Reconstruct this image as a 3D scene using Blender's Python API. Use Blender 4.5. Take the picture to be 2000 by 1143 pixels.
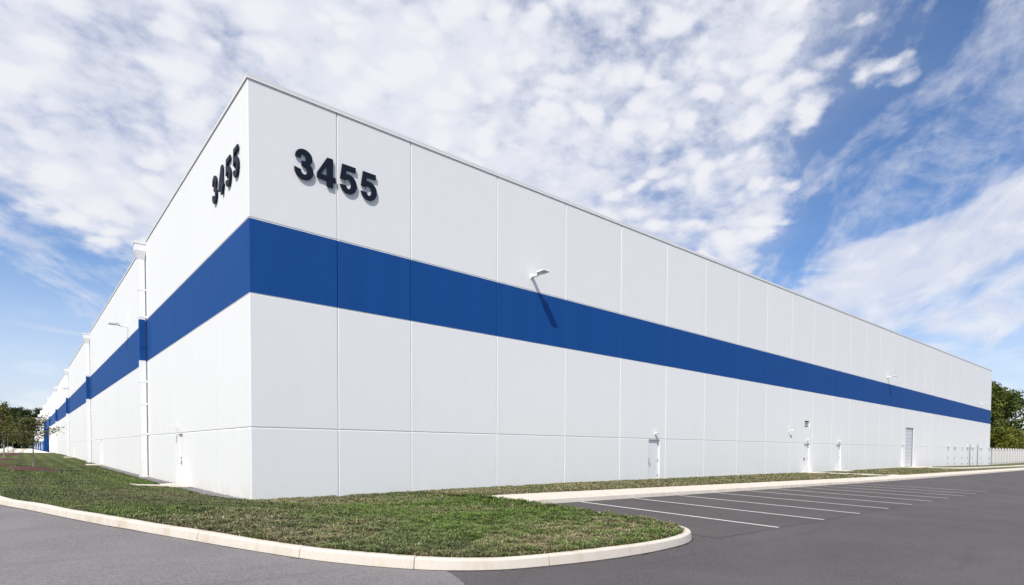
import bpy, bmesh, math, random
import numpy as np
from mathutils import Vector, Matrix

random.seed(7)
rng = np.random.default_rng(7)
sc = bpy.context.scene
for o in list(bpy.data.objects):
    bpy.data.objects.remove(o)
COL = sc.collection

# ------------------------------------------------------------------ camera
CAM = Vector((-5.4093, -20.3801, 1.7739))
YAW, PITCH, ROLL = 0.0214, -0.0287, 0.0063
_a = math.pi / 4 + YAW
FW = Vector((math.cos(_a) * math.cos(PITCH), math.sin(_a) * math.cos(PITCH), math.sin(PITCH)))
_r = Vector((math.sin(_a), -math.cos(_a), 0))
_u = _r.cross(FW)
RT = _r * math.cos(ROLL) + _u * math.sin(ROLL)
UP = -_r * math.sin(ROLL) + _u * math.cos(ROLL)
cd = bpy.data.cameras.new('camera')
cam = bpy.data.objects.new('camera', cd)
COL.objects.link(cam)
m = Matrix.Identity(4)
for i in range(3):
    m[i][0], m[i][1], m[i][2], m[i][3] = RT[i], UP[i], -FW[i], CAM[i]
cam.matrix_world = m
cd.sensor_width = 36.0
cd.lens = 1106.45 / 2000 * 36
cd.shift_x = -(1101.4 - 1000) / 2000
cd.shift_y = (910.4 - 571.5) / 2000
cd.clip_start = 0.1
cd.clip_end = 6000
sc.camera = cam

# ------------------------------------------------------------------ sun, sky, exposure
SUN = Vector((-1.43, -1.0, 2.05)).normalized()
ELEV = math.asin(SUN.z)
AZ = math.atan2(SUN.x, SUN.y)
sl = bpy.data.lights.new('sun', 'SUN')
sl.energy = 3.7
sl.angle = math.radians(0.5)
sl.color = (1.0, 0.95, 0.885)
so = bpy.data.objects.new('sun', sl)
so.rotation_euler = SUN.to_track_quat('Z', 'Y').to_euler()
so.location = (-60, -60, 90)
COL.objects.link(so)
sc.view_settings.view_transform = 'Standard'
sc.view_settings.look = 'None'
sc.view_settings.gamma = 1
sc.view_settings.use_curve_mapping = False
sc.view_settings.exposure = 0.34


class NT:
    """small node-tree writer"""
    def __init__(s, nt):
        s.nt = nt

    def n(s, typ, ins=None, out=0, **props):
        nd = s.nt.nodes.new(typ)
        for k, v in props.items():
            setattr(nd, k, v)
        for k, v in (ins or {}).items():
            sk = nd.inputs[k]
            if isinstance(v, bpy.types.NodeSocket):
                s.nt.links.new(v, sk)
            else:
                if hasattr(sk.default_value, '__len__') and hasattr(v, '__len__') and len(sk.default_value) == 4 and len(v) == 3:
                    v = (*v, 1)
                sk.default_value = v
        return nd.outputs[out] if len(nd.outputs) else nd

    def m(s, op, a, b=0.0, c=0.0, clamp=False):
        return s.n('ShaderNodeMath', {0: a, 1: b, 2: c}, operation=op, use_clamp=clamp)

    def ss(s, v, lo, hi, a=0.0, b=1.0):
        return s.n('ShaderNodeMapRange', {0: v, 1: lo, 2: hi, 3: a, 4: b}, interpolation_type='SMOOTHSTEP')

    def lin(s, v, lo, hi, a=0.0, b=1.0):
        return s.n('ShaderNodeMapRange', {0: v, 1: lo, 2: hi, 3: a, 4: b})

    def noise(s, vec, scale, detail=3.0, rough=0.5, dist=0.0):
        return s.n('ShaderNodeTexNoise', {'Vector': vec, 'Scale': scale, 'Detail': detail, 'Roughness': rough, 'Distortion': dist})

    def mix(s, f, a, b, blend='MIX'):
        nd = s.nt.nodes.new('ShaderNodeMix')
        nd.data_type = 'RGBA'
        nd.blend_type = blend
        for sk, v in ((nd.inputs[0], f), (nd.inputs[6], a), (nd.inputs[7], b)):
            if isinstance(v, bpy.types.NodeSocket):
                s.nt.links.new(v, sk)
            elif hasattr(v, '__len__'):
                sk.default_value = (*v, 1) if len(v) == 3 else v
            else:
                sk.default_value = v
        return nd.outputs[2]


def make_world():
    w = bpy.data.worlds.new('World')
    sc.world = w
    w.use_nodes = True
    nt = w.node_tree
    nt.nodes.clear()
    T = NT(nt)
    sky = T.n('ShaderNodeTexSky', sky_type='NISHITA', sun_disc=False, sun_elevation=ELEV, sun_rotation=AZ,
              altitude=0, air_density=1.0, dust_density=0.35, ozone_density=3.5)
    d = T.n('ShaderNodeTexCoord', out=0)
    # cloud deck: direction projected on a level plane, axes across / along the street
    sep = nt.nodes.new('ShaderNodeSeparateXYZ')
    nt.links.new(d, sep.inputs[0])
    dx, dy, dz = sep.outputs
    zz = T.m('MAXIMUM', dz, 0.02)
    h = math.hypot(FW.x, FW.y)
    fx, fy = FW.x / h, FW.y / h
    across = T.m('DIVIDE', T.m('SUBTRACT', T.m('MULTIPLY', dx, fy), T.m('MULTIPLY', dy, fx)), zz)
    along = T.m('DIVIDE', T.m('ADD', T.m('MULTIPLY', dx, fx), T.m('MULTIPLY', dy, fy)), zz)
    cmb = nt.nodes.new('ShaderNodeCombineXYZ')
    nt.links.new(across, cmb.inputs[0])
    nt.links.new(along, cmb.inputs[1])
    p = cmb.outputs[0]
    # wind-stretched coordinates
    soft = T.m('ADD', zz, 0.38)
    cmb2 = nt.nodes.new('ShaderNodeCombineXYZ')
    nt.links.new(T.m('MULTIPLY', across, T.m('DIVIDE', zz, soft)), cmb2.inputs[0])
    nt.links.new(T.m('MULTIPLY', along, T.m('DIVIDE', zz, soft)), cmb2.inputs[1])
    q = cmb2.outputs[0]
    pr = T.n('ShaderNodeMapping', {'Vector': d, 'Scale': (1.7, 1.7, 3.0)})
    wn = nt.nodes.new('ShaderNodeTexNoise')
    wn.inputs['Scale'].default_value = 5.0
    wn.inputs['Detail'].default_value = 4
    nt.links.new(pr, wn.inputs['Vector'])
    pw = T.n('ShaderNodeVectorMath', {0: pr, 1: T.n('ShaderNodeVectorMath', {0: wn.outputs[1], 1: (0.24, 0.24, 0.24)}, operation='MULTIPLY')}, operation='ADD')
    cell = T.n('ShaderNodeTexVoronoi', {'Vector': pw, 'Scale': 11.0, 'Smoothness': 0.5}, feature='SMOOTH_F1')
    cellv = T.ss(cell, 0.05, 0.60, 1.0, 0.0)
    wob = T.noise(p, 1.1, 4, 0.55)
    wv = T.m('MULTIPLY', T.m('SUBTRACT', wob, 0.5), 1.1)
    a2 = T.m('ADD', across, wv)
    # main altocumulus sheet between a left and a right edge
    aR = T.lin(along, 1.2, 3.0, 0.69, 1.30)
    right = T.ss(T.m('SUBTRACT', a2, aR), -0.34, 0.20, 1, 0)
    aL = T.lin(along, 1.2, 3.4, -2.2, -2.55)
    left = T.ss(T.m('SUBTRACT', a2, aL), -0.36, 0.50, 0, 1)
    sheet = T.m('MULTIPLY', right, left)
    # second sheet on the right beyond the blue lane
    s2 = T.m('MULTIPLY', T.ss(T.m('SUBTRACT', a2, T.lin(along, 1.8, 3.2, 1.52, 1.34)), -0.20, 0.26), T.ss(along, 4.2, 6.5, 1, 0.35))
    s2 = T.m('MULTIPLY', s2, T.ss(along, 1.45, 1.9))
    big = T.noise(pr, 2.0, 4, 0.5, 0.1)
    puff = T.m('ADD', T.m('MULTIPLY', T.noise(pr, 8.0, 6, 0.55, 0.0), 0.55), T.m('MULTIPLY', cellv, 0.42))
    fine = T.noise(pr, 26.0, 4, 0.6, 0.0)
    tex = T.m('ADD', T.m('ADD', T.m('MULTIPLY', big, 0.50), T.m('MULTIPLY', puff, 0.46)), T.m('MULTIPLY', fine, 0.26))   # about 0.58 mean
    bias = T.m('MULTIPLY', sheet, T.ss(a2, -1.0, 0.9, 0.625, 0.585))
    cov1 = T.m('MAXIMUM', T.ss(T.m('ADD', tex, T.m('SUBTRACT', bias, 0.40)), 0.43, 0.79), T.m('MULTIPLY', T.m('POWER', sheet, 2.0), 0.26))
    streak = T.noise(T.n('ShaderNodeMapping', {'Vector': q, 'Rotation': (0, 0, math.radians(-58)), 'Scale': (3.2, 1.7, 1)}), 1.8, 6, 0.62, 0.5)
    cov2 = T.m('MULTIPLY', T.ss(T.m('ADD', streak, T.lin(s2, 0, 1, -0.45, 0.22)), 0.36, 0.86), 0.92)
    wisp = T.m('MULTIPLY', T.ss(T.m('ADD', T.m('MULTIPLY', streak, 0.9), T.m('MULTIPLY', fine, 0.16)), 0.46, 0.74), 0.66)
    far = T.noise(T.n('ShaderNodeMapping', {'Vector': p, 'Scale': (0.55, 0.30, 1), 'Rotation': (0, 0, math.radians(-70))}), 1.0, 5, 0.6, 0.5)
    far = T.m('MULTIPLY', T.m('MULTIPLY', T.ss(far, 0.36, 0.68), T.ss(along, 3.2, 5.5)), 0.72)
    cov = T.m('MAXIMUM', T.m('MAXIMUM', cov1, cov2), T.m('MAXIMUM', wisp, far))
    haze = T.ss(dz, 0.0, 0.30, 0.74, 0.0)
    cov = T.m('MAXIMUM', cov, haze)
    cov = T.m('MULTIPLY', cov, T.ss(dz, -0.02, 0.01))
    shade = T.ss(T.m('ADD', T.m('MULTIPLY', puff, 0.6), T.m('MULTIPLY', big, 0.4)), 0.36, 0.60)
    ccol = T.mix(shade, (0.69, 0.71, 0.795), (0.785, 0.79, 0.835))
    blue = T.mix(1.0, sky, (0.88, 1.02, 1.20), 'MULTIPLY')
    b1 = T.n('ShaderNodeBackground', {0: blue, 1: 0.098})
    b2 = T.n('ShaderNodeBackground', {0: ccol, 1: 0.88})
    mx = T.n('ShaderNodeMixShader', {0: cov, 1: b1, 2: b2})
    T.n('ShaderNodeOutputWorld', {0: mx})


make_world()

# ------------------------------------------------------------------ materials
MATS = {}


def mat(name, col=(0.5, 0.5, 0.5), rough=0.7, metal=0.0, var=0.08, scale=6.0, bump=0.0, bscale=120.0, fn=None, spec=0.4):
    mt = bpy.data.materials.new(name)
    mt.use_nodes = True
    nt = mt.node_tree
    nt.nodes.clear()
    T = NT(nt)
    pos = T.n('ShaderNodeNewGeometry', out=0)
    bs = nt.nodes.new('ShaderNodeBsdfPrincipled')
    bs.inputs['Roughness'].default_value = rough
    bs.inputs['Metallic'].default_value = metal
    bs.inputs['Specular IOR Level'].default_value = spec
    nz = T.noise(pos, scale, 5, 0.6)
    c = T.mix(nz, tuple(x * (1 - var) for x in col), tuple(min(1, x * (1 + var)) for x in col))
    if fn:
        c = fn(T, pos, c, bs)
    if isinstance(c, bpy.types.NodeSocket):
        nt.links.new(c, bs.inputs['Base Color'])
    if bump:
        b = T.n('ShaderNodeBump', {'Height': T.noise(pos, bscale, 3, 0.6), 'Strength': bump, 'Distance': 0.02})
        nt.links.new(b, bs.inputs['Normal'])
    out = nt.nodes.new('ShaderNodeOutputMaterial')
    nt.links.new(bs.outputs[0], out.inputs[0])
    MATS[name] = mt
    return mt


def f_wall(T, pos, c, bs):
    x, y, z = sepxyz(T, pos)
    st = T.n('ShaderNodeMapping', {'Vector': pos, 'Scale': (1.6, 1.6, 0.10)})
    streak = T.ss(T.noise(st, 1.4, 5, 0.6), 0.48, 0.72)
    c = T.mix(T.m('MULTIPLY', streak, 0.06), c, (0.62, 0.63, 0.64))
    spl = T.m('MULTIPLY', T.ss(z, 0.0, 0.75, 1, 0), T.ss(T.noise(pos, 1.7, 4, 0.6), 0.35, 0.65))
    onleft = T.ss(x, 0.0, 0.3, 0.34, 0.12)
    c = T.mix(T.m('MULTIPLY', spl, onleft), c, (0.66, 0.52, 0.38))
    rnd = T.n('ShaderNodeObjectInfo', out=5)
    return T.mix(T.m('MULTIPLY', rnd, 0.07), c, (0.60, 0.60, 0.60))


def sepxyz(T, v):
    nd = T.nt.nodes.new('ShaderNodeSeparateXYZ')
    T.nt.links.new(v, nd.inputs[0])
    return nd.outputs


def f_blue(T, pos, c, bs):
    st = T.n('ShaderNodeMapping', {'Vector': pos, 'Scale': (1.3, 1.3, 0.12)})
    return T.mix(T.m('MULTIPLY', T.ss(T.noise(st, 1.2, 5, 0.65), 0.4, 0.7), 0.20), c, (0.012, 0.090, 0.32))


def f_asphalt(light):
    def f(T, pos, c, bs):
        sp = T.n('ShaderNodeTexVoronoi', {'Vector': pos, 'Scale': 62.0}, out=1)
        g = T.n('ShaderNodeSeparateColor', {0: sp}, out=0)
        c = T.mix(T.ss(g, 0.1, 0.95), tuple(x * 0.74 for x in light), tuple(x * 1.27 for x in light))
        patch = T.ss(T.noise(pos, 0.45, 5, 0.6, 0.4), 0.35, 0.68)
        c = T.mix(T.m('MULTIPLY', patch, 0.42), c, tuple(x * 1.34 for x in light))
        low = T.ss(T.noise(pos, 0.16, 4, 0.55, 0.6), 0.40, 0.62)
        c = T.mix(T.m('MULTIPLY', low, 0.26), c, tuple(x * 0.70 for x in light))
        st = T.n('ShaderNodeMapping', {'Vector': pos, 'Scale': (0.16, 1.2, 1), 'Rotation': (0, 0, 0.12)})
        trk = T.ss(T.noise(st, 1.5, 4, 0.6), 0.55, 0.72)
        c = T.mix(T.m('MULTIPLY', trk, 0.34), c, tuple(x * 0.66 for x in light))
        sp2 = T.n('ShaderNodeTexVoronoi', {'Vector': pos, 'Scale': 30.0}, out=0)
        return T.mix(T.ss(sp2, 0.02, 0.12, 0.35, 0.0), c, (0.17, 0.16, 0.155))
    return f


def f_concrete(T, pos, c, bs):
    x, y, z = sepxyz(T, pos)
    n = T.ss(T.noise(T.n('ShaderNodeMapping', {'Vector': pos, 'Scale': (1, 1, .35)}), 2.4, 6, 0.65), 0.46, 0.70)
    c = T.mix(T.m('MULTIPLY', n, 0.55), c, (0.50, 0.40, 0.28))
    pit = T.n('ShaderNodeTexVoronoi', {'Vector': pos, 'Scale': 26.0}, out=0)
    pm = T.m('MULTIPLY', T.ss(pit, 0.08, 0.20, 1, 0), T.ss(T.noise(pos, 3.0, 3), 0.42, 0.60))
    return T.mix(T.m('MULTIPLY', pm, 0.6), c, (0.20, 0.17, 0.14))


def f_lawn(T, pos, c, bs):
    x, y, z = sepxyz(T, pos)
    at = T.n('ShaderNodeAttribute', attribute_name='dry', out=2)
    n1 = T.noise(pos, 0.55, 5, 0.6, 0.5)
    n2 = T.noise(pos, 7.0, 5, 0.7)
    n3 = T.noise(T.n('ShaderNodeMapping', {'Vector': pos, 'Scale': (1, 0.28, 1)}), 11.0, 6, 0.75)
    lu = T.n('ShaderNodeAttribute', attribute_name='lush', out=2)
    g1 = T.mix(n2, (0.036, 0.048, 0.018), (0.078, 0.092, 0.036))
    g2 = T.mix(n2, (0.036, 0.070, 0.009), (0.080, 0.128, 0.022))
    c = T.mix(lu, g1, g2)
    c = T.mix(T.ss(n1, 0.42, 0.72, 0.0, 0.45), c, T.mix(n2, (0.070, 0.070, 0.036), (0.125, 0.115, 0.065)))
    c = T.mix(T.m('MULTIPLY', at, T.ss(n3, 0.35, 0.65)), c, (0.26, 0.205, 0.115))
    # mown bands, along the long wall on its side and along the end wall on the other
    leftside = T.ss(x, -0.6, 0.4, 1, 0)
    s1 = T.m('SINE', T.m('MULTIPLY', T.m('ADD', x, T.m('MULTIPLY', n1, 0.5)), 5.2))
    s2 = T.m('SINE', T.m('MULTIPLY', T.m('ADD', y, T.m('MULTIPLY', n1, 0.4)), 5.5))
    s = T.m('ADD', T.m('MULTIPLY', s1, leftside), T.m('MULTIPLY', s2, T.m('SUBTRACT', 1.0, leftside)))
    gain = T.m('ADD', 1.0, T.m('MULTIPLY', T.ss(s, -0.6, 0.6, -1, 1), 0.17))
    g3 = T.m('MULTIPLY', gain, T.lin(n3, 0.2, 0.8, 0.72, 1.28))
    cc = T.nt.nodes.new('ShaderNodeCombineXYZ')
    for i in range(3):
        T.nt.links.new(g3, cc.inputs[i])
    return T.mix(1.0, c, cc.outputs[0], 'MULTIPLY')


def f_attr(name):
    def f(T, pos, c, bs):
        return T.n('ShaderNodeVertexColor', layer_name=name)
    return f


def f_leaf(c1, c2, c3):
    def f(T, pos, c, bs):
        v = T.n('ShaderNodeAttribute', attribute_name='tint', out=2)
        a = T.mix(T.ss(v, 0.0, 0.55), c1, c2)
        return T.mix(T.ss(v, 0.6, 1.0), a, c3)
    return f


W_ = mat('white_paint', (0.782, 0.786, 0.776), 0.75, var=0.015, scale=1.3, bump=0.28, bscale=70, fn=f_wall, spec=0.25)
B_ = mat('blue_paint', (0.0062, 0.064, 0.246), 0.65, var=0.06, scale=3, bump=0.28, bscale=70, fn=f_blue, spec=0.16)
mat('white_metal', (0.80, 0.80, 0.81), 0.4, var=0.02)
mat('coping_metal', (0.68, 0.68, 0.67), 0.6, var=0.04, scale=0.8, spec=0.2)
mat('door_paint', (0.73, 0.745, 0.76), 0.45, var=0.02)
mat('shutter_paint', (0.60, 0.61, 0.63), 0.5, var=0.03)
mat('dark_metal', (0.09, 0.09, 0.095), 0.45, var=0.1)
mat('steel', (0.35, 0.35, 0.36), 0.35, 0.8, var=0.1)
mat('lens', (0.42, 0.43, 0.45), 0.25, var=0.05)
mat('navy', (0.0075, 0.0115, 0.024), 0.5, var=0.08, spec=0.2)
mat('recess_dark', (0.03, 0.03, 0.032), 0.8)
mat('asphalt_old', rough=0.9, bump=0.6, bscale=90, fn=f_asphalt((0.186, 0.176, 0.178)), spec=0.25)
mat('asphalt_new', rough=0.9, bump=0.6, bscale=90, fn=f_asphalt((0.096, 0.088, 0.090)), spec=0.25)
mat('asphalt_stall', rough=0.9, bump=0.6, bscale=90, fn=f_asphalt((0.090, 0.081, 0.081)), spec=0.25)


def f_line(T, pos, c, bs):
    n = T.ss(T.noise(pos, 22, 5, 0.75), 0.54, 0.70)
    return T.mix(T.m('MULTIPLY', n, 0.6), c, (0.15, 0.145, 0.145))


mat('seam', (0.035, 0.032, 0.030), 0.95, var=0.3, scale=30)
mat('line_paint', (0.74, 0.73, 0.71), 0.7, var=0.05, fn=f_line)
mat('concrete', (0.63, 0.575, 0.50), 0.85, var=0.06, scale=5, bump=0.35, bscale=60, fn=f_concrete, spec=0.2)
mat('concrete_pale', (0.70, 0.66, 0.60), 0.85, var=0.05, scale=2, bump=0.2, bscale=60, spec=0.2)
mat('lawn', rough=1.0, bump=0.9, bscale=28, fn=f_lawn, spec=0.1)
mat('ground', (0.07, 0.085, 0.035), 1.0, var=0.3, scale=0.4)
mat('blade', rough=0.65, fn=f_attr('tone'), spec=0.25)
mat('gravel', (0.17, 0.165, 0.168), 0.9, var=0.35, scale=60, bump=0.8, bscale=50)
mat('pebble', rough=0.85, fn=f_attr('tone'))
mat('mulch', (0.075, 0.034, 0.027), 0.95, var=0.5, scale=30, bump=1.0, bscale=30)
mat('bark', (0.16, 0.13, 0.10), 0.9, var=0.3, scale=20, bump=0.5, bscale=40)
mat('bark_pale', (0.27, 0.24, 0.20), 0.9, var=0.25, scale=20, bump=0.4, bscale=40)
mat('fence_vinyl', (0.66, 0.645, 0.62), 0.6, var=0.08, scale=1.5)
mat('tan_stone', (0.46, 0.37, 0.27), 0.9, var=0.15, scale=1.5, bump=0.6, bscale=12)
mat('pale_stone', (0.66, 0.64, 0.60), 0.9, var=0.15, scale=1.5, bump=0.6, bscale=12)
mat('leaf_dark', rough=0.6, fn=f_leaf((0.020, 0.034, 0.010), (0.042, 0.062, 0.015), (0.085, 0.100, 0.022)), spec=0.25)
mat('leaf_green', rough=0.6, fn=f_leaf((0.034, 0.052, 0.009), (0.082, 0.104, 0.014), (0.165, 0.165, 0.026)), spec=0.25)
mat('leaf_yellow', rough=0.6, fn=f_leaf((0.060, 0.070, 0.012), (0.12, 0.125, 0.02), (0.21, 0.19, 0.03)), spec=0.25)
mat('leaf_bush', rough=0.6, fn=f_leaf((0.062, 0.080, 0.009), (0.120, 0.135, 0.015), (0.19, 0.185, 0.025)), spec=0.25)
mat('leaf_brown', rough=0.7, fn=f_leaf((0.085, 0.058, 0.042), (0.13, 0.090, 0.068), (0.19, 0.135, 0.10)), spec=0.2)
mat('leaf_sapling', rough=0.6, fn=f_leaf((0.058, 0.066, 0.020), (0.100, 0.112, 0.032), (0.16, 0.13, 0.05)), spec=0.2)

# ------------------------------------------------------------------ helpers


def put(name, me, parent=None, kind=None, label=None, cat=None, group=None):
    o = bpy.data.objects.new(name, me)
    COL.objects.link(o)
    if parent:
        o.parent = parent
    for k, v in (('kind', kind), ('label', label), ('category', cat), ('group', group)):
        if v:
            o[k] = v
    return o


def empty(name, loc, label=None, cat=None, group=None, kind=None, rz=0.0):
    o = put(name, None, None, kind, label, cat, group)
    o.empty_display_size = 0.2
    o.location = loc
    o.rotation_euler = (0, 0, rz)
    return o


class MB:
    """collects faces, then becomes ONE mesh"""
    def __init__(s):
        s.v, s.f, s.mi, s.mats = [], [], [], []

    def mat(s, name):
        if name not in s.mats:
            s.mats.append(name)
        return s.mats.index(name)

    def poly(s, pts, mt):
        i = len(s.v)
        s.v += [tuple(p) for p in pts]
        s.f.append(tuple(range(i, i + len(pts))))
        s.mi.append(s.mat(mt))

    def box(s, lo, hi, mt, M=None):
        x0, y0, z0 = lo
        x1, y1, z1 = hi
        c = [(x0, y0, z0), (x1, y0, z0), (x1, y1, z0), (x0, y1, z0), (x0, y0, z1), (x1, y0, z1), (x1, y1, z1), (x0, y1, z1)]
        if M is not None:
            c = [tuple(M @ Vector(p)) for p in c]
        i = len(s.v)
        s.v += c
        for q in ((0, 3, 2, 1), (4, 5, 6, 7), (0, 1, 5, 4), (1, 2, 6, 5), (2, 3, 7, 6), (3, 0, 4, 7)):
            s.f.append(tuple(i + k for k in q))
            s.mi.append(s.mat(mt))

    def tube(s, pts, rad, mt, n=8, caps=True):
        rings = []
        for k, p in enumerate(pts):
            p = Vector(p)
            d = (Vector(pts[min(k + 1, len(pts) - 1)]) - Vector(pts[max(k - 1, 0)])).normalized()
            a = d.orthogonal().normalized()
            if abs(d.z) < 0.95:
                a = d.cross(Vector((0, 0, 1))).normalized()
            b = d.cross(a)
            r = rad[k] if hasattr(rad, '__len__') else rad
            i = len(s.v)
            s.v += [tuple(p + (a * math.cos(t) + b * math.sin(t)) * r) for t in (2 * math.pi * j / n for j in range(n))]
            rings.append(i)
        mi = s.mat(mt)
        for r0, r1 in zip(rings, rings[1:]):
            for j in range(n):
                s.f.append((r0 + j, r0 + (j + 1) % n, r1 + (j + 1) % n, r1 + j))
                s.mi.append(mi)
        if caps:
            s.f.append(tuple(rings[0] + j for j in range(n)))
            s.f.append(tuple(rings[-1] + j for j in reversed(range(n))))
            s.mi += [mi, mi]

    def mesh(s, name, smooth=False, merge=True):
        me = bpy.data.meshes.new(name)
        me.from_pydata(s.v, [], s.f)
        for k in s.mats:
            me.materials.append(MATS[k])
        me.polygons.foreach_set('material_index', s.mi)
        if merge:
            bm = bmesh.new()
            bm.from_mesh(me)
            bmesh.ops.remove_doubles(bm, verts=bm.verts, dist=1e-5)
            bmesh.ops.recalc_face_normals(bm, faces=bm.faces)
            bm.to_mesh(me)
            bm.free()
        if smooth:
            me.polygons.foreach_set('use_smooth', [True] * len(me.polygons))
        me.update()
        return me

    def put(s, name, parent=None, smooth=False, **kw):
        return put(name, s.mesh(name, smooth), parent, **kw)


def np_mesh(name, V, F, mt, attrs=None, smooth=False):
    """V (n,3), F (m,k) arrays; attrs {name: (type, domain, values)}"""
    me = bpy.data.meshes.new(name)
    V = np.asarray(V, np.float32)
    F = np.asarray(F, np.int32)
    m_, k = F.shape
    me.vertices.add(len(V))
    me.vertices.foreach_set('co', V.ravel())
    me.loops.add(m_ * k)
    me.loops.foreach_set('vertex_index', F.ravel())
    me.polygons.add(m_)
    me.polygons.foreach_set('loop_start', np.arange(0, m_ * k, k, dtype=np.int32))
    me.polygons.foreach_set('loop_total', np.full(m_, k, np.int32))
    me.update(calc_edges=True)
    me.materials.append(MATS[mt])
    for nm, (ty, dom, val) in (attrs or {}).items():
        at = me.attributes.new(nm, ty, dom)
        at.data.foreach_set('color' if ty == 'FLOAT_COLOR' else 'value', np.asarray(val, np.float32).ravel())
    if smooth:
        me.polygons.foreach_set('use_smooth', np.ones(m_, bool))
    return me


def smooth01(t):
    t = np.clip(t, 0, 1)
    return t * t * (3 - 2 * t)


# ------------------------------------------------------------------ lie of the land
def fall(x):
    x = np.asarray(x, float)
    return np.where(x < -6, 0.072, np.where(x < 40, -0.012 * x, -0.48 - 0.0075 * (np.minimum(x, 160) - 40)))


def z_asphalt(x, y):
    return 0.32 + 0.022 * np.clip(y, -45, -7) + fall(x)


def z_wall(x, y):
    """finished ground along the foot of the building"""
    zr = np.interp(x, [0, 14, 40, 70, 90, 119, 150, 300], [0.0, 0.05, -0.03, -0.03, -0.20, -0.46, -0.42, -1.0])
    zl = np.interp(y, [0, 21, 60, 100, 135, 180, 430], [0.0, -0.02, 0.10, 0.34, 0.38, 0.45, 0.45])
    return np.where(np.asarray(y) > 0.5, zl, zr)


KERB_H, KERB_W = 0.165, 0.17
kerb_pts = [(-12.5, 150), (-12.0, 80), (-10.0, 40), (-8.2, 18), (-6.75, 6.5), (-5.83, 0.61), (-5.30, -1.5), (-4.72, -4.0), (-4.06, -6.60),
            (-3.25, -9.05), (-2.73, -10.5), (-2.12, -11.95), (-1.30, -13.18), (-0.51, -13.78), (0.36, -14.05), (1.41, -14.22), (2.37, -14.27),
            (3.11, -14.23), (3.83, -14.12), (4.40, -13.90), (4.78, -13.58), (5.03, -13.15), (5.20, -12.5), (5.28, -11.5), (5.30, -10.0), (5.32, -8.6), (5.34, -7.36)]


def catmull(pts, step):
    P = [Vector((*p, 0)) for p in pts]
    P = [P[0] * 2 - P[1]] + P + [P[-1] * 2 - P[-2]]
    out = []
    for i in range(1, len(P) - 2):
        p0, p1, p2, p3 = P[i - 1:i + 3]
        n = max(2, int((p2 - p1).length / step))
        n = min(n, 24)
        # centripetal-ish: scale tangents by chord lengths
        d1 = (p2 - p1).length
        m1 = (p2 - p0) * (d1 / ((p2 - p1).length + (p1 - p0).length))
        m2 = (p3 - p1) * (d1 / ((p3 - p2).length + (p2 - p1).length))
        for k in range(n):
            t = k / n
            out.append((2 * t**3 - 3 * t**2 + 1) * p1 + (t**3 - 2 * t**2 + t) * m1 + (-2 * t**3 + 3 * t**2) * p2 + (t**3 - t**2) * m2)
    out.append(P[-2])
    return np.array([(p.x, p.y) for p in out])


KC = catmull(kerb_pts, 0.12)
KD = np.gradient(KC, axis=0)
KD /= np.linalg.norm(KD, axis=1)[:, None]
KN = np.c_[-KD[:, 1], KD[:, 0]]          # towards the lawn
KS = np.r_[0, np.cumsum(np.linalg.norm(np.diff(KC, axis=0), axis=1))]
KI = KC + KN * KERB_W

SW0, SW1 = -7.36, -5.30                     # sidewalk strip, kerb face and back edge

# lawn: ruled between the kerb / sidewalk edge and the foot of the walls
outer = [p for p in KI if p[1] < 148 and not (p[0] > 4.6 and p[1] > -7.6)]
outer = outer[::-1][::1]
outer = outer[::-1]
outer += [(5.12, -7.2), (5.05, -6.6), (4.95, -5.9), (5.0, SW1)]
xs = np.r_[np.arange(5.4, 40, 0.5), np.arange(40, 120, 2), np.arange(120, 401, 20)]
outer += [(x, SW1) for x in xs]
outer = np.array(outer)
zo = np.where(outer[:, 0] < 4.9, z_asphalt(outer[:, 0], outer[:, 1]) + KERB_H - 0.015,
              z_asphalt(outer[:, 0], np.minimum(outer[:, 1], SW0)) + KERB_H - 0.005)
zo = np.where((outer[:, 1] > SW1 - 0.01) & (outer[:, 0] >= 4.9), z_asphalt(outer[:, 0], SW0) + KERB_H - 0.004, zo)
ang_in = []
for x, y in outer:
    if x < 0 and y > 1.0:
        ang_in.append((0.25, y + 0.0))
    elif x > 5.0 and y > SW1 - 0.01:
        ang_in.append((x, 0.25))
    else:
        ang_in.append(None)
# fan section: spread its inner ends round the corner of the building
fan = [i for i, a in enumerate(ang_in) if a is None]
f0, f1 = fan[0], fan[-1]
L0 = outer[f0][1]
cum = np.r_[0, np.cumsum(np.linalg.norm(np.diff(outer[f0:f1 + 1], axis=0), axis=1))]
cum /= cum[-1]
for i, c in zip(fan, cum):
    s = -L0 * 1.0 + c * (L0 + 5.2) if True else 0
    ang_in[i] = (0.25, -s) if s < -0.25 else ((s, 0.25) if s > 0.25 else (0.25, 0.25))
inner = np.array(ang_in)
zi = z_wall(inner[:, 0], np.where(inner[:, 0] > 0.3, 0.0, inner[:, 1]))
NU = 36
U = np.linspace(0, 1, NU + 1)


def lump(x, y):
    return 0.018 * np.sin(x * 1.9 + 1.3 * np.sin(y * 1.1)) + 0.014 * np.sin(y * 2.7 + x * 0.8) + 0.008 * np.sin(5.1 * x - 3.7 * y)


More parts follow.
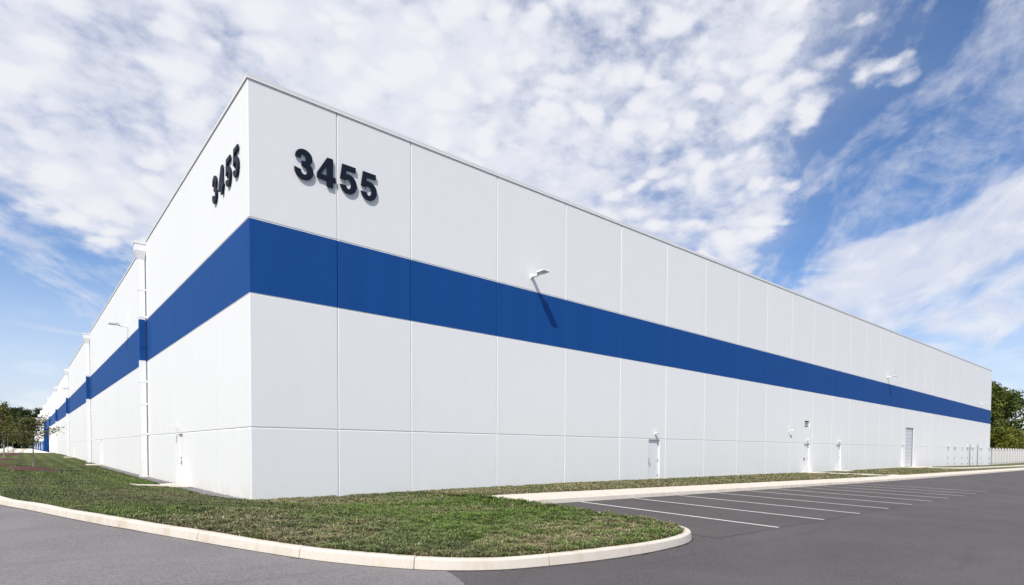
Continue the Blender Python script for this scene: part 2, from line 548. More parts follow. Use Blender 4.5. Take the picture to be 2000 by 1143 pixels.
def lawn_at(t, u):
    """t index (float) along the outer edge, u from edge to wall -> x,y,z"""
    i = np.clip(np.floor(t).astype(int), 0, len(outer) - 2)
    f = (t - i)
    o = outer[i] * (1 - f)[:, None] + outer[i + 1] * f[:, None]
    n = inner[i] * (1 - f)[:, None] + inner[i + 1] * f[:, None]
    z0 = zo[i] * (1 - f) + zo[i + 1] * f
    z1 = zi[i] * (1 - f) + zi[i + 1] * f
    xy = o * (1 - u)[:, None] + n * u[:, None]
    s = smooth01(u)
    z = z0 * (1 - s) + z1 * s + np.sin(np.pi * u) * (0.05 + lump(xy[:, 0], xy[:, 1])) * np.minimum(1, np.linalg.norm(o - n, axis=1) / 6)
    return np.c_[xy, z]


def vnoise(x, y, f, seed=0):
    """smooth value noise on the plane, 0..1"""
    x, y = np.asarray(x, float) * f + 91.7 + seed * 17.3, np.asarray(y, float) * f + 53.1 + seed * 31.9
    xi, yi = np.floor(x), np.floor(y)
    u_, v_ = smooth01(x - xi), smooth01(y - yi)

    def h(i, j):
        return np.mod(np.sin(i * 127.1 + j * 311.7 + seed * 74.7) * 43758.5453, 1.0)
    return (h(xi, yi) * (1 - u_) + h(xi + 1, yi) * u_) * (1 - v_) + (h(xi, yi + 1) * (1 - u_) + h(xi + 1, yi + 1) * u_) * v_


def fbm(x, y, f, seed=0, n=3):
    return sum(vnoise(x, y, f * 2 ** k, seed + k) * .5 ** k for k in range(n)) / sum(.5 ** k for k in range(n))


def dryness(x, y):
    """patches of straw, drier towards the island nose"""
    n = smooth01((fbm(x, y, .5, 3, 4) - .42) / .22)
    nose = np.exp(-((x - 3.0) ** 2 / 5 + (y + 12.6) ** 2 / 1.6))
    edge = np.exp(-((x + 2.0) ** 2 / 2 + (y + 10.8) ** 2 / 1.5)) * 0.3
    corner = np.exp(-((x - 1.0) ** 2 / 5 + (y + 2.2) ** 2 / 1.5)) * 0.35
    corner = corner + np.exp(-((x + 1.5) ** 2 / 1.2 + (y - 4.5) ** 2 / 14)) * .42 + np.exp(-((x + 3.2) ** 2 / 1.5 + (y - 1.5) ** 2 / 16)) * .25
    strip = np.where((x > 5) & (y > -5.4), 0.40, 0)
    left = np.where((x < -.3) & (y > -6), .75, 1.0)
    return np.clip((0.02 + 0.40 * n) * left + 1.15 * nose * (.30 + 1.0 * smooth01(vnoise(x, y, 2.1, 9) * 1.5 - .25)) + edge + corner + strip, 0, 1)


def lushness(x, y):
    """bright, well watered patches"""
    n = smooth01((fbm(x, y, .33, 12, 4) - .42) / .22)
    band = np.exp(-((y - 18) / 5.0) ** 2) * np.exp(-((x + 1.4) / 1.7) ** 2)
    isl = np.exp(-((x - 3.6) ** 2 / 4 + (y + 8.5) ** 2 / 5)) * .6
    front = np.where((x > -2.5) & (x < 5.4) & (y < -3), .42, 0) * smooth01((x + 2.5) / 3)
    return np.clip(.16 + .55 * n + .8 * band + isl + front, 0, 1)


tt, uu = np.meshgrid(np.arange(len(outer), dtype=float), U, indexing='ij')
LV = lawn_at(np.minimum(tt.ravel(), len(outer) - 1.0001), uu.ravel())
idx = np.arange(len(outer) * (NU + 1)).reshape(len(outer), NU + 1)
LF = np.stack([idx[:-1, :-1], idx[1:, :-1], idx[1:, 1:], idx[:-1, 1:]], -1).reshape(-1, 4)
lawn = put('lawn', np_mesh('lawn', LV, LF, 'lawn', {'dry': ('FLOAT', 'POINT', dryness(LV[:, 0], LV[:, 1])), 'lush': ('FLOAT', 'POINT', lushness(LV[:, 0], LV[:, 1]))}, True), kind='structure')

# wide ground to the horizon, below everything
gv, gf = [], []
R_ = [0, 60, 150, 300, 600, 1200, 3000]
mb = MB()
mb.poly([(-3500, -3500, -2.2), (3500, -3500, -2.2), (3500, 3500, -2.2), (-3500, 3500, -2.2)], 'ground')
put('ground', mb.mesh('ground'), kind='structure')


def sheet(name, xs, ys, zf, mt, keep=None, dz=0.0, parent=None, kind='structure'):
    X, Y = np.meshgrid(xs, ys, indexing='ij')
    Z = zf(X, Y) + dz
    V = np.c_[X.ravel(), Y.ravel(), Z.ravel()]
    ii = np.arange(X.size).reshape(X.shape)
    F = np.stack([ii[:-1, :-1], ii[1:, :-1], ii[1:, 1:], ii[:-1, 1:]], -1).reshape(-1, 4)
    if keep is not None:
        c = V[F].mean(1)
        F = F[keep(c[:, 0], c[:, 1])]
    return put(name, np_mesh(name, V, F, mt, None, True), parent, kind=kind)


# asphalt. new drive surface right of a seam, old road left of it, stalls a pass of their own
gx = np.r_[-160, -100, -60, np.arange(-40, 40, 0.8), np.arange(40, 170, 4), 220, 300, 420]
gy = np.r_[-200, -120, np.arange(-60, -7, 1.0), -7.0, -6.4]
drive = sheet('drive_aisle', np.r_[gx[gx > -3], ], gy, z_asphalt, 'asphalt_new', dz=-0.001)
# old road: everything left of the seam, on top of nothing else
seam = [(-0.85, -12.9), (-1.05, -13.35), (-1.12, -13.7), (-1.30, -14.25), (-1.75, -15.2), (-2.2, -17), (-2.6, -20), (-3.0, -26), (-3.2, -60)]
sp = catmull(seam, 0.15)
rows = []
V, F = [], []
for p in sp[::1]:
    for k, x in enumerate(np.r_[0, 0.5, 1.5, 3, 6, 12, 25, 60, 140]):
        xx, yy = p[0] - x, p[1]
        V.append((xx, yy, float(z_asphalt(xx, yy)) + 0.005))
n_ = 9
ii = np.arange(len(V)).reshape(-1, n_)
F = np.stack([ii[:-1, :-1], ii[1:, :-1], ii[1:, 1:], ii[:-1, 1:]], -1).reshape(-1, 4)
V2 = []
for y in np.r_[-12.9, np.arange(-12, 30, 1.5), np.arange(30, 200, 10), 205]:
    for x in np.r_[-0.85, -1.35, -2.35, -3.85, -6.85, -12.85, -25.85, -60.85, -140.85]:
        x2 = x if y < -12.5 else min(x, x)
        V2.append((x2 - (0.0 if y < -12 else 0.0), y, float(z_asphalt(x2, y)) + 0.005))
off = len(V)
jj = np.arange(len(V2)).reshape(-1, n_) + off
F2 = np.stack([jj[:-1, :-1], jj[1:, :-1], jj[1:, 1:], jj[:-1, 1:]], -1).reshape(-1, 4)
VA = np.array(V + V2)
FA = np.r_[F, F2]
cc = VA[FA].mean(1)
# leave out what lies under the lawn and building
hide = (cc[:, 1] > -11) & (cc[:, 0] > np.interp(cc[:, 1], [p[1] for p in kerb_pts[:13]][::-1], [p[0] for p in kerb_pts[:13]][::-1]) + 1.2)
put('road', np_mesh('road', VA, FA[~hide], 'asphalt_old', None, True), kind='structure')

X0L, PITCHL = 7.83, 2.74
stall_x = np.r_[5.0, np.arange(5.6, 33.3, 0.7), 33.3]
lot = sheet('parking_lot', stall_x, np.r_[-14.12, np.arange(-13.5, -7, 0.8), -6.9], z_asphalt, 'asphalt_stall', dz=0.004)
for k in range(10):
    x = X0L + PITCHL * k
    mb = MB()
    ys = np.linspace(-14.10, -7.40, 9)
    for y0, y1 in zip(ys, ys[1:]):
        mb.poly([(xx, yy, float(z_asphalt(xx, yy)) + 0.010) for xx, yy in ((x - .05, y0), (x + .05, y0), (x + .05, y1), (x - .05, y1))], 'line_paint')
    put('stall_line', mb.mesh('stall_line'), lot)

# dark joint along the foot of the kerb and the sidewalk
mb = MB()
mi = mb.mat('seam')
gp = [(x, y, nx, ny) for (x, y), (nx, ny) in zip(KC, KN) if y < 30]
for k, (x, y, nx, ny) in enumerate(gp):
    w_ = .022 + .014 * random.random() + (.03 * random.random() if random.random() < .12 else 0)
    for o in (.02, -w_):
        mb.v.append((x + nx * o, y + ny * o, float(z_asphalt(x, y)) + .0085))
n0 = len(mb.v)
for k in range(len(gp) - 1):
    mb.f.append((2 * k, 2 * k + 1, 2 * k + 3, 2 * k + 2))
    mb.mi.append(mi)
xs_ = np.arange(5.36, 60, .25)
for x in xs_:
    w_ = .02 + .016 * random.random()
    for o in (.02, -w_):
        mb.v.append((x, SW0 + o, float(z_asphalt(x, SW0)) + .0085))
for k in range(len(xs_) - 1):
    mb.f.append((n0 + 2 * k, n0 + 2 * k + 1, n0 + 2 * k + 3, n0 + 2 * k + 2))
    mb.mi.append(mi)
put('gutter_seam', mb.mesh('gutter_seam', merge=False), kind='structure')

# rough ground behind the fence and beyond the far end of the building
sheet('field', np.r_[121, 150, 200, 300, 430], np.r_[.26, 20, 60, 120], lambda X, Y: np.full_like(X, 0) + np.interp(X, [119, 150, 300], [-.46, -.42, -1.0]) - .06, 'ground')
sheet('field', np.r_[-160, -60, 0, 60, 130], np.r_[427.5, 470, 520, 600], lambda X, Y: np.full_like(X, .36), 'ground')

# ------------------------------------------------------------------ kerb stones
kerb = empty('kerb', (-1.3, -13.2, 0), kind='structure')
kerb.location = (0, 0, 0)


def kerb_piece(s0, s1):
    """one cast length between two stations on the kerb line"""
    g = 0.006
    ss = np.r_[s0 + g, KS[(KS > s0 + g + .03) & (KS < s1 - g - .03)], s1 - g]
    x = np.interp(ss, KS, KC[:, 0])
    y = np.interp(ss, KS, KC[:, 1])
    nx = np.interp(ss, KS, KN[:, 0])
    ny = np.interp(ss, KS, KN[:, 1])
    prof = [(-0.012, -0.12), (-0.008, 0.0), (0.012, KERB_H - 0.028), (0.020, KERB_H - 0.012), (0.038, KERB_H), (KERB_W - 0.01, KERB_H), (KERB_W, KERB_H - 0.01), (KERB_W, -0.12)]
    V, F = [], []
    za = z_asphalt(x, y)
    for i in range(len(ss)):
        for o, z in prof:
            V.append((x[i] + nx[i] * o, y[i] + ny[i] * o, za[i] + z + 0.006 * math.sin(ss[i] * 1.7) * (z > 0.05)))
    k = len(prof)
    mb = MB()
    mb.v = V
    mi = mb.mat('concrete')
    for i in range(len(ss) - 1):
        for j in range(k - 1):
            mb.f.append((i * k + j, i * k + j + 1, (i + 1) * k + j + 1, (i + 1) * k + j))
            mb.mi.append(mi)
    mb.f += [tuple(range(k)), tuple((len(ss) - 1) * k + j for j in range(k))]
    mb.mi += [mi, mi]
    mb.put('kerb_stone', kerb)


def station(pt):
    return KS[np.argmin(np.hypot(KC[:, 0] - pt[0], KC[:, 1] - pt[1]))]


stn = [station(p) for p in ((-5.33, -1.32), (-4.72, -4.0), (-4.06, -6.58), (-3.25, -9.05), (-2.42, -11.4), (-1.37, -13.14), (0.36, -14.04))]
near0 = stn[0]
pre = list(np.arange(near0, KS[0], -2.6)[::-1])
pre = [s for s in pre if s > near0 - 40]
stn = [KS[0]] + pre[:-1] + stn
last = stn[-1]
end_i = station((5.34, -7.36))
while last + 3.9 < end_i:
    last += 2.9
    stn.append(last)
stn.append(end_i)
for a, b in zip(stn, stn[1:]):
    kerb_piece(a, b)

# ------------------------------------------------------------------ sidewalk slabs
walk = empty('sidewalk', (0, 0, 0), kind='structure')


def slab(x0, x1):
    n = max(1, int((x1 - x0) / 3))
    xx = np.linspace(x0 + 0.004, x1 - 0.004, n + 1)
    prof = [(SW0 - 0.012, -0.12), (SW0 - 0.008, 0.0), (SW0 + 0.010, KERB_H - 0.025), (SW0 + 0.030, KERB_H), (SW1, KERB_H + 0.012), (SW1, -0.12)]
    mb = MB()
    k = len(prof)
    mi = mb.mat('concrete')
    for x in xx:
        za = float(z_asphalt(x, SW0))
        lead = -0.28 if abs(x - 5.36) < 0.05 else 0.0
        for j, (y, z) in enumerate(prof):
            mb.v.append((x + (lead if j >= 3 else 0), y, za + z))
    for i in range(len(xx) - 1):
        for j in range(k - 1):
            mb.f.append((i * k + j, i * k + j + 1, (i + 1) * k + j + 1, (i + 1) * k + j))
            mb.mi.append(mi)
    mb.f += [tuple(range(k)), tuple((len(xx) - 1) * k + j for j in range(k))]
    mb.mi += [mi, mi]
    mb.put('sidewalk_slab', walk)


edges = [5.355, 8.25] + [8.25 + 3.05 * k for k in range(1, 18)]
while edges[-1] < 290:
    edges.append(edges[-1] + 12)
for a, b in zip(edges, edges[1:]):
    slab(a, b)


def lawn_z(x, y):
    """height of the lawn on the straight strips"""
    if x > 5 and y > SW1 - 0.5:
        u = (y - SW1) / (0.25 - SW1)
        s = smooth01(np.array([u]))[0]
        return float((z_asphalt(x, SW0) + KERB_H) * (1 - s) + z_wall(x, 0) * s + math.sin(math.pi * min(max(u, 0), 1)) * 0.05 * 0.93)
    i = np.argmin(np.abs(outer[:, 1] - y) + (outer[:, 0] > -2) * 100)
    ox = outer[i][0]
    u = (x - ox) / (0.25 - ox)
    return float(lawn_at(np.array([float(i)]), np.array([u]))[0][2])


def strip_path(name, pts, w, mt, lift=0.03):
    c = catmull(pts, 0.5)
    d = np.gradient(c, axis=0)
    d /= np.linalg.norm(d, axis=1)[:, None]
    n = np.c_[-d[:, 1], d[:, 0]] * w / 2
    mb = MB()
    mi = mb.mat(mt)
    for p, q in zip(c, n):
        a, b = p + q, p - q
        z = max(lawn_z(*a), lawn_z(*b)) + lift
        if p[0] > 5:
            z = min(z, float(z_asphalt(p[0], SW0)) + KERB_H + 0.02) if p[1] < -4.4 else z
        mb.v += [(a[0], a[1], z), (b[0], b[1], z), (a[0], a[1], z - 0.2), (b[0], b[1], z - 0.2)]
    for i in range(len(c) - 1):
        j = 4 * i
        for q in ((0, 1, 5, 4), (0, 4, 6, 2), (1, 3, 7, 5)):
            mb.f.append(tuple(j + t for t in q))
            mb.mi.append(mi)
    mb.f += [(0, 2, 3, 1), tuple(len(mb.v) - 4 + t for t in (0, 1, 3, 2))]
    mb.mi += [mi, mi]
    return mb.put(name, None, kind='structure')


# doorsteps and their paths
def pad(x0, y0, x1, y1, z, mt='concrete'):
    mb = MB()
    mb.box((x0, y0, z - 0.3), (x1, y1, z), mt)
    return mb.put('doorstep', None, kind='structure')


pad(41.6, -1.25, 43.6, 0.02, float(z_wall(42, 0)) + 0.05)
pad(48.6, -1.15, 50.3, 0.02, float(z_wall(49, 0)) + 0.05)
pad(68.0, -1.7, 74.4, 0.02, float(z_wall(70, 0)) + 0.06)
strip_path('path', [(42.6, -1.2), (43.0, -2.0), (44.4, -3.4), (46.6, -4.5), (49.0, -5.32)], 1.1, 'concrete_pale')
strip_path('path', [(73.0, -1.5), (76, -2.2), (82, -2.9), (92, -3.2), (120, -3.3), (200, -3.3)], 0.9, 'concrete_pale', 0.05)
mb = MB()
mb.box((-0.75, 9.0, -0.3), (0.02, 12.3, 0.05), 'concrete')
mb.put('doorstep', None, kind='structure')
strip_path('path', [(-0.7, 10.7), (-1.0, 10.5), (-1.9, 10.3)], 1.5, 'concrete', 0.03)
pad(-1.1, 46.6, 0.02, 48.9, float(z_wall(0, 47)) + 0.10)
pad(-1.1, 83.8, 0.02, 86.1, float(z_wall(0, 85)) + 0.10)

# ------------------------------------------------------------------ the warehouse
P, N1, N2, NEND = 4.2, 2.8575, 5.7476, 26.927
ZJ, S1, S2, R0, RSR, RSL = 2.4469, 6.8114, 9.1865, 13.5806, 0.0215, 0.0022
BAY1, BAY, LEND = 20.523, 37.134, 424.3
REND = N2 + NEND * P
wh = empty('warehouse', (0, 0, 0), 'long white concrete panel warehouse with a broad blue band round both walls', 'building')


def WR(s, d, z):
    return (s, d, z)


def WL(s, d, z):
    return (d, s, z)


def roof(s, side):
    return R0 + (RSR if side == 'R' else RSL) * s


def wall_panel(s0, s1, side, holes=(), seal0=True, seal1=True, blue=True):
    """a precast panel: chamfered edges, three reveals, blue band, openings with their reveals"""
    G, CH, DP = ((0.014, 0.014, 0.034) if s0 < 20 else (0.008, 0.009, 0.022)) if side == 'R' else (0.003, 0.005, 0.010)
    prof = [(-1.1, 0), (ZJ - .030, 0), (ZJ - .014, .022), (ZJ + .014, .022), (ZJ + .030, 0), (S1 - .050, 0), (S1 - .034, .02), (S1 - .016, .02), (S1, 0),
            (S2, 0), (S2 + .016, .02), (S2 + .036, .02), (S2 + .054, 0)]
    zs = [p[0] for p in prof]
    dz = [p[1] for p in prof]
    extra = sorted({z for h in holes for z in h[2:4]} - set(zs))
    zl = sorted(zs + extra)
    dl = [float(np.interp(z, zs, dz)) for z in zl]
    sl_ = [(s0, DP), (s0 + G, DP), (s0 + G + CH, 0)] if seal0 else [(s0, 0)]
    sr_ = [(s1 - G - CH, 0), (s1 - G, DP), (s1, DP)] if seal1 else [(s1, 0)]
    mids = sorted({s for h in holes for s in h[:2]})
    cols = sl_ + [(s, 0) for s in mids] + sr_
    w = WR if side == 'R' else WL
    mb = MB()
    nz = len(zl) + 1
    grid = []
    for s, e in cols:
        col = [w(s, max(d, e), z) for z, d in zip(zl, dl)]
        col.append(w(s, e, roof(s, side) + 0.10))
        grid.append(col)
    for i in range(len(cols) - 1):
        sm = (cols[i][0] + cols[i + 1][0]) / 2
        for j in range(nz - 1):
            za = zl[j]
            zb = zl[j + 1] if j + 1 < len(zl) else 99
            zm = (za + min(zb, 13)) / 2
            if any(h[0] < sm < h[1] and h[2] < zm < h[3] for h in holes):
                continue
            mb.poly([grid[i][j], grid[i + 1][j], grid[i + 1][j + 1], grid[i][j + 1]], 'blue_paint' if blue and za >= S1 - 1e-6 and zb <= S2 + 1e-6 else 'white_paint')
    for sa, sb, za, zb in holes:
        D = 0.16 if (sa < 85 or side == 'L') else 0.05
        mb.poly([w(sa, 0, za), w(sa, 0, zb), w(sa, D, zb), w(sa, D, za)], 'white_paint')
        mb.poly([w(sb, 0, za), w(sb, D, za), w(sb, D, zb), w(sb, 0, zb)], 'white_paint')
        mb.poly([w(sa, 0, zb), w(sb, 0, zb), w(sb, D, zb), w(sa, D, zb)], 'white_paint')
        if za > 0.5:
            mb.poly([w(sa, 0, za), w(sb, 0, za), w(sb, D, za), w(sa, D, za)], 'white_paint')
    mb.put('wall_panel', wh)


def door(sa, sb, side, hinge_right=True, zb=0.03, handle='handle', hinges=True):
    w = WR if side == 'R' else WL
    za, zt = zb, ZJ - 0.03
    far_ = side == 'R' and sa > 85
    sh_ = -0.095 if far_ else 0.0
    mb = MB()

    def bx(lo, hi, mt):
        a, b = w(lo[0], lo[1] + sh_, lo[2]), w(hi[0], hi[1] + sh_, hi[2])
        mb.box([min(p, q) for p, q in zip(a, b)], [max(p, q) for p, q in zip(a, b)], mt)
    # leaf, then a frame butted round it
    f = 0.05
    bx((sa + f + .004, .105, za + .012), (sb - f - .004, .15, zt - f - .004), 'door_paint')
    bx((sa + .001, .085, za), (sa + f, .158, zt - .001), 'door_paint')
    bx((sb - f, .085, za), (sb - .001, .158, zt - .001), 'door_paint')
    bx((sa + f, .085, zt - f), (sb - f, .158, zt - .001), 'door_paint')
    bx((sa, .155, za - .3), (sb, .20, zt + .05), 'recess_dark')
    bx((sa + .001, .06, za - .2), (sb - .001, .154, za + .008), 'concrete')
    d = mb.put('door', wh)
    if far_:  # dark bars added in place of shade at the head and hinge jamb
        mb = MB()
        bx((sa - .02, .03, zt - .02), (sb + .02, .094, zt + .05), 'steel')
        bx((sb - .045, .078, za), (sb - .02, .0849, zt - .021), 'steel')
        mb.put('door_shade_strip', d)
    sh = sb - f - .02 if hinge_right else sa + f + .02
    so_ = sa + f + .09 if hinge_right else sb - f - .09
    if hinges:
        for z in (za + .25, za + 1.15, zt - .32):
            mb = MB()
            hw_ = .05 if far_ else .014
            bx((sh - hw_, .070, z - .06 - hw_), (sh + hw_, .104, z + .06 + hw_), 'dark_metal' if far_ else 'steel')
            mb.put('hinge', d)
    mb = MB()
    dirn = 1 if hinge_right else -1
    bx((so_ - .03, .085, za + .92), (so_ + .03, .104, za + 1.10), 'dark_metal')
    bx((min(so_, so_ + dirn * .13), .05, za + .93), (max(so_, so_ + dirn * .13), .072, za + .955), 'dark_metal')
    bx((so_ - .012, .072, za + .93), (so_ + .012, .085, za + .955), 'dark_metal')
    mb.put('handle', d)
    mb = MB()
    bx((so_ - .03, .07, za + 1.19), (so_ + .03, .104, za + 1.25), 'dark_metal')
    mb.put('deadbolt', d)
    if handle == 'box':
        mb = MB()
        bx((so_ - .24, -.05, za + 1.00), (so_ - .10, -.001, za + 1.20), 'dark_metal')
        mb.put('keypad', d)
    return d


# end wall on the right: doors (left edge, right edge)
DOORS_R = [(20.93, 22.0, 'plain'), (42.0, 43.07, 'box'), (48.95, 50.0, 'plain'), (68.35, 69.35, 'plain'), (89.2, 90.25, 'plain'), (92.75, 93.8, 'plain'),
           (97.7, 98.75, 'plain'), (100.9, 101.95, 'plain'), (104.45, 105.5, 'plain'), (110.8, 111.85, 'plain'), (117.6, 118.65, 'plain')]
DTOP = ZJ - 0.03
holes_r = [(a, b, -1.1, DTOP) for a, b, _ in DOORS_R]
ROLL_ = (69.75, 73.2, -1.1, 4.66)
VENT = (42.02, 43.02, 3.78, 4.34)
holes_r += [ROLL_, VENT]
jr = [0.0, N1, N2] + [N2 + P * k for k in range(1, int(NEND) + 1)] + [REND]
for i, (a, b) in enumerate(zip(jr, jr[1:])):
    hs = [h for h in holes_r if a < h[0] < b]
    # an opening crossing a joint moves inside its panel
    hs = [(h[0], min(h[1], b - .04), h[2], h[3]) for h in hs]
    wall_panel(max(a, .016), b, 'R', hs, seal0=i > 0, seal1=b < REND - .01)
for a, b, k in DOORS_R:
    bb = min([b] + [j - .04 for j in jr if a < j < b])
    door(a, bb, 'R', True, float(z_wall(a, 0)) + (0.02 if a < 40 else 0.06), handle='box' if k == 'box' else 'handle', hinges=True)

# chamfered arris where the two walls meet
mb = MB()
cz = [(-1.1, 0), (ZJ - .030, 0), (ZJ - .014, .022), (ZJ + .014, .022), (ZJ + .030, 0), (S1 - .050, 0), (S1 - .034, .02), (S1 - .016, .02), (S1, 0),
      (S2, 0), (S2 + .016, .02), (S2 + .036, .02), (S2 + .054, 0), (R0 + .10, 0)]
for (z0, d0), (z1, d1) in zip(cz, cz[1:]):
    mb.poly([(.016, d0, z0), (d0, .016, z0), (d1, .016, z1), (.016, d1, z1)], 'blue_paint' if S1 - 1e-6 <= z0 < S2 - 1e-6 else 'white_paint')
mb.put('corner_arris', wh)

# roll-up shutter
ra, rb = ROLL_[0], min([ROLL_[1]] + [j - .04 for j in jr if ROLL_[0] < j < ROLL_[1]])
mb = MB()
mb.box((ra, 0.152, -0.4), (rb, 0.22, 4.7), 'recess_dark')
mb.box((ra + .001, 0.02, -0.4), (rb - .001, 0.151, 0.03), 'concrete')
ru = mb.put('roller_shutter', wh)
zz0 = 0.06
for k in range(11):
    mb = MB()
    z0 = zz0 + k * (4.58 / 11)
    z1 = z0 + 4.58 / 11 - 0.012
    for lo, hi, d in ((z0, z0 + .035, .132), (z0 + .035, z1, .120)):
        mb.box((ra + .01, d, lo), (rb - .16, .150, hi), 'shutter_paint')
    mb.put('shutter_slat', ru)
mb = MB()
mb.box((rb - .155, .06, zz0), (rb - .145, .150, 4.6), 'dark_metal')
mb.put('guide_rail', ru)

# louvre
mb = MB()
va, vb, vz0, vz1 = VENT
mb.box((va, .158, vz0), (vb, .20, vz1), 'recess_dark')
for lo, hi in (((va + .001, .02, vz0 + .001), (va + .03, .157, vz1 - .001)), ((vb - .03, .02, vz0 + .001), (vb - .001, .157, vz1 - .001)),
               ((va + .03, .02, vz0 + .001), (vb - .03, .157, vz0 + .03))):
    mb.box(lo, hi, 'white_metal')
lv = mb.put('louvre', wh)
for k in range(3):
    z = vz0 + .13 + k * .145
    mb = MB()
    mb.poly([(va + .03, .05, z), (vb - .03, .05, z), (vb - .03, .085, z + .035), (va + .03, .085, z + .035)], 'white_metal')
    mb.poly([(va + .03, .05, z - .012), (vb - .03, .05, z - .012), (vb - .03, .085, z + .023), (va + .03, .085, z + .023)], 'white_metal')
    mb.poly([(va + .03, .05, z - .012), (vb - .03, .05, z - .012), (vb - .03, .05, z), (va + .03, .05, z)], 'white_metal')
    mb.put('louvre_blade', lv)

# long wall on the left
spouts = [BAY1 + BAY * k for k in range(11)]
DOORS_L = [(10.78, 11.84), (47.35, 48.40), (84.5, 85.55)]
RECESS = (182.5, 204.6)
jl = [0.0] + [BAY1 * k / 5 for k in range(1, 6)] + [BAY1 + BAY * k / 9 for k in range(1, 28)]
nxt = [spouts[4] + 0.0, RECESS[0], RECESS[1]] + [s for s in spouts[5:]] + [LEND]
jl += [s for s in nxt if s > jl[-1] + 0.5]
jl = sorted(set(round(j, 4) for j in jl))
for i, (a, b) in enumerate(zip(jl, jl[1:])):
    if abs(a - RECESS[0]) < .01:
        continue
    hs = [(h[0], h[1], -1.1, DTOP) for h in DOORS_L if a < h[0] < b]
    wall_panel(max(a, .016), b, 'L', hs, seal0=i > 0, seal1=b < LEND - .1, blue=b < RECESS[1] + 1)
for a, b in DOORS_L:
    door(a, b, 'L', False, float(z_wall(0, a)) + .06, hinges=False)
# entrance recess: header above, blue lining and a blue fin
mb = MB()
ra_, rb_ = RECESS
mb.box((0.0, ra_, S1 + 0.0), (0.25, rb_, S2), 'blue_paint')
mb.box((0.0, ra_, S2 + 0.002), (0.25, rb_, R0 + .5), 'white_paint')
mb.box((3.0, ra_ - .5, -1), (3.2, rb_ + .5, S1 + .5), 'blue_paint')
mb.box((0.03, ra_ - .3, -1), (2.999, ra_ - .001, S1), 'blue_paint')
mb.put('entrance_recess', wh)
mb = MB()
mb.box((-0.55, rb_ + .001, -1), (2.99, rb_ + .6, S2), 'blue_paint')
mb.put('blue_fin', wh)
for y0 in np.arange(207.5, 420, 12.5):
    mb = MB()
    mb.box((-0.14, y0, 0.2), (0.1, y0 + 11.3, 3.7), 'blue_paint')
    mb.put('dock_panel', wh)

# building core: roof deck and the two far walls
mb = MB()
zt = R0 - 0.15
mb.poly([(0.3, 0.3, zt), (REND - .02, 0.3, zt + RSR * REND), (REND - .02, LEND - .02, zt + RSR * REND), (0.3, LEND - .02, zt)], 'coping_metal')
mb.put('roof', wh)
mb = MB()
zr = roof(REND, 'R') + .08
mb.poly([(REND, 0, -2), (REND, LEND, -2), (REND, LEND, zr), (REND, 0, zr)], 'white_paint')
mb.poly([(0, LEND, -2), (REND, LEND, -2), (REND, LEND, zr), (0, LEND, R0 + 1)], 'white_paint')
mb.put('rear_wall', wh)
# solid backing behind the panels
mb = MB()
mb.box((0.30, 0.30, -1.0), (REND - .03, 0.34, 12.5), 'recess_dark')
mb.box((3.4, 0.34, -1.0), (3.44, LEND - .03, 12.5), 'recess_dark')
mb.put('inner_lining', wh)


def coping(s0, s1, side, corner=False):
    w = WR if side == 'R' else WL
    prof = [(.36, .04), (.36, .14), (-.016, .170), (-.016, .040), (-.036, .020), (-.034, .014), (-.012, .024), (-.004, .10)]
    mb = MB()
    mi = mb.mat('coping_metal')
    k = len(prof)
    for s, e in ((s0 + .003, 0), (s1 - .003, 1)):
        for d, z in prof:
            ss = s + (min(d, 0.0) if (corner and e == 0) else 0)
            mb.v.append(w(ss + (max(d, 0) if (corner and e == 0) else 0), d, roof(s, side) + z))
    for j in range(k):
        a, b = j, (j + 1) % k
        mb.f.append((a, b, k + b, k + a))
        mb.mi.append(mi)
    mb.f += [tuple(range(k)), tuple(k + j for j in reversed(range(k)))]
    mb.mi += [mi, mi]
    mb.put('coping', wh)


cs = [0.0, 1.55] + list(np.arange(4.6, REND, 3.05))
cs = [c for c in cs if c < REND - 1] + [REND + .03]
for i, (a, b) in enumerate(zip(cs, cs[1:])):
    coping(a, b, 'R', i == 0)
cs = list(np.arange(0, 60, 3.05)) + list(np.arange(64, LEND - 10, 18.5)) + [LEND]
for i, (a, b) in enumerate(zip(cs, cs[1:])):
    coping(a, b, 'L', i == 0)


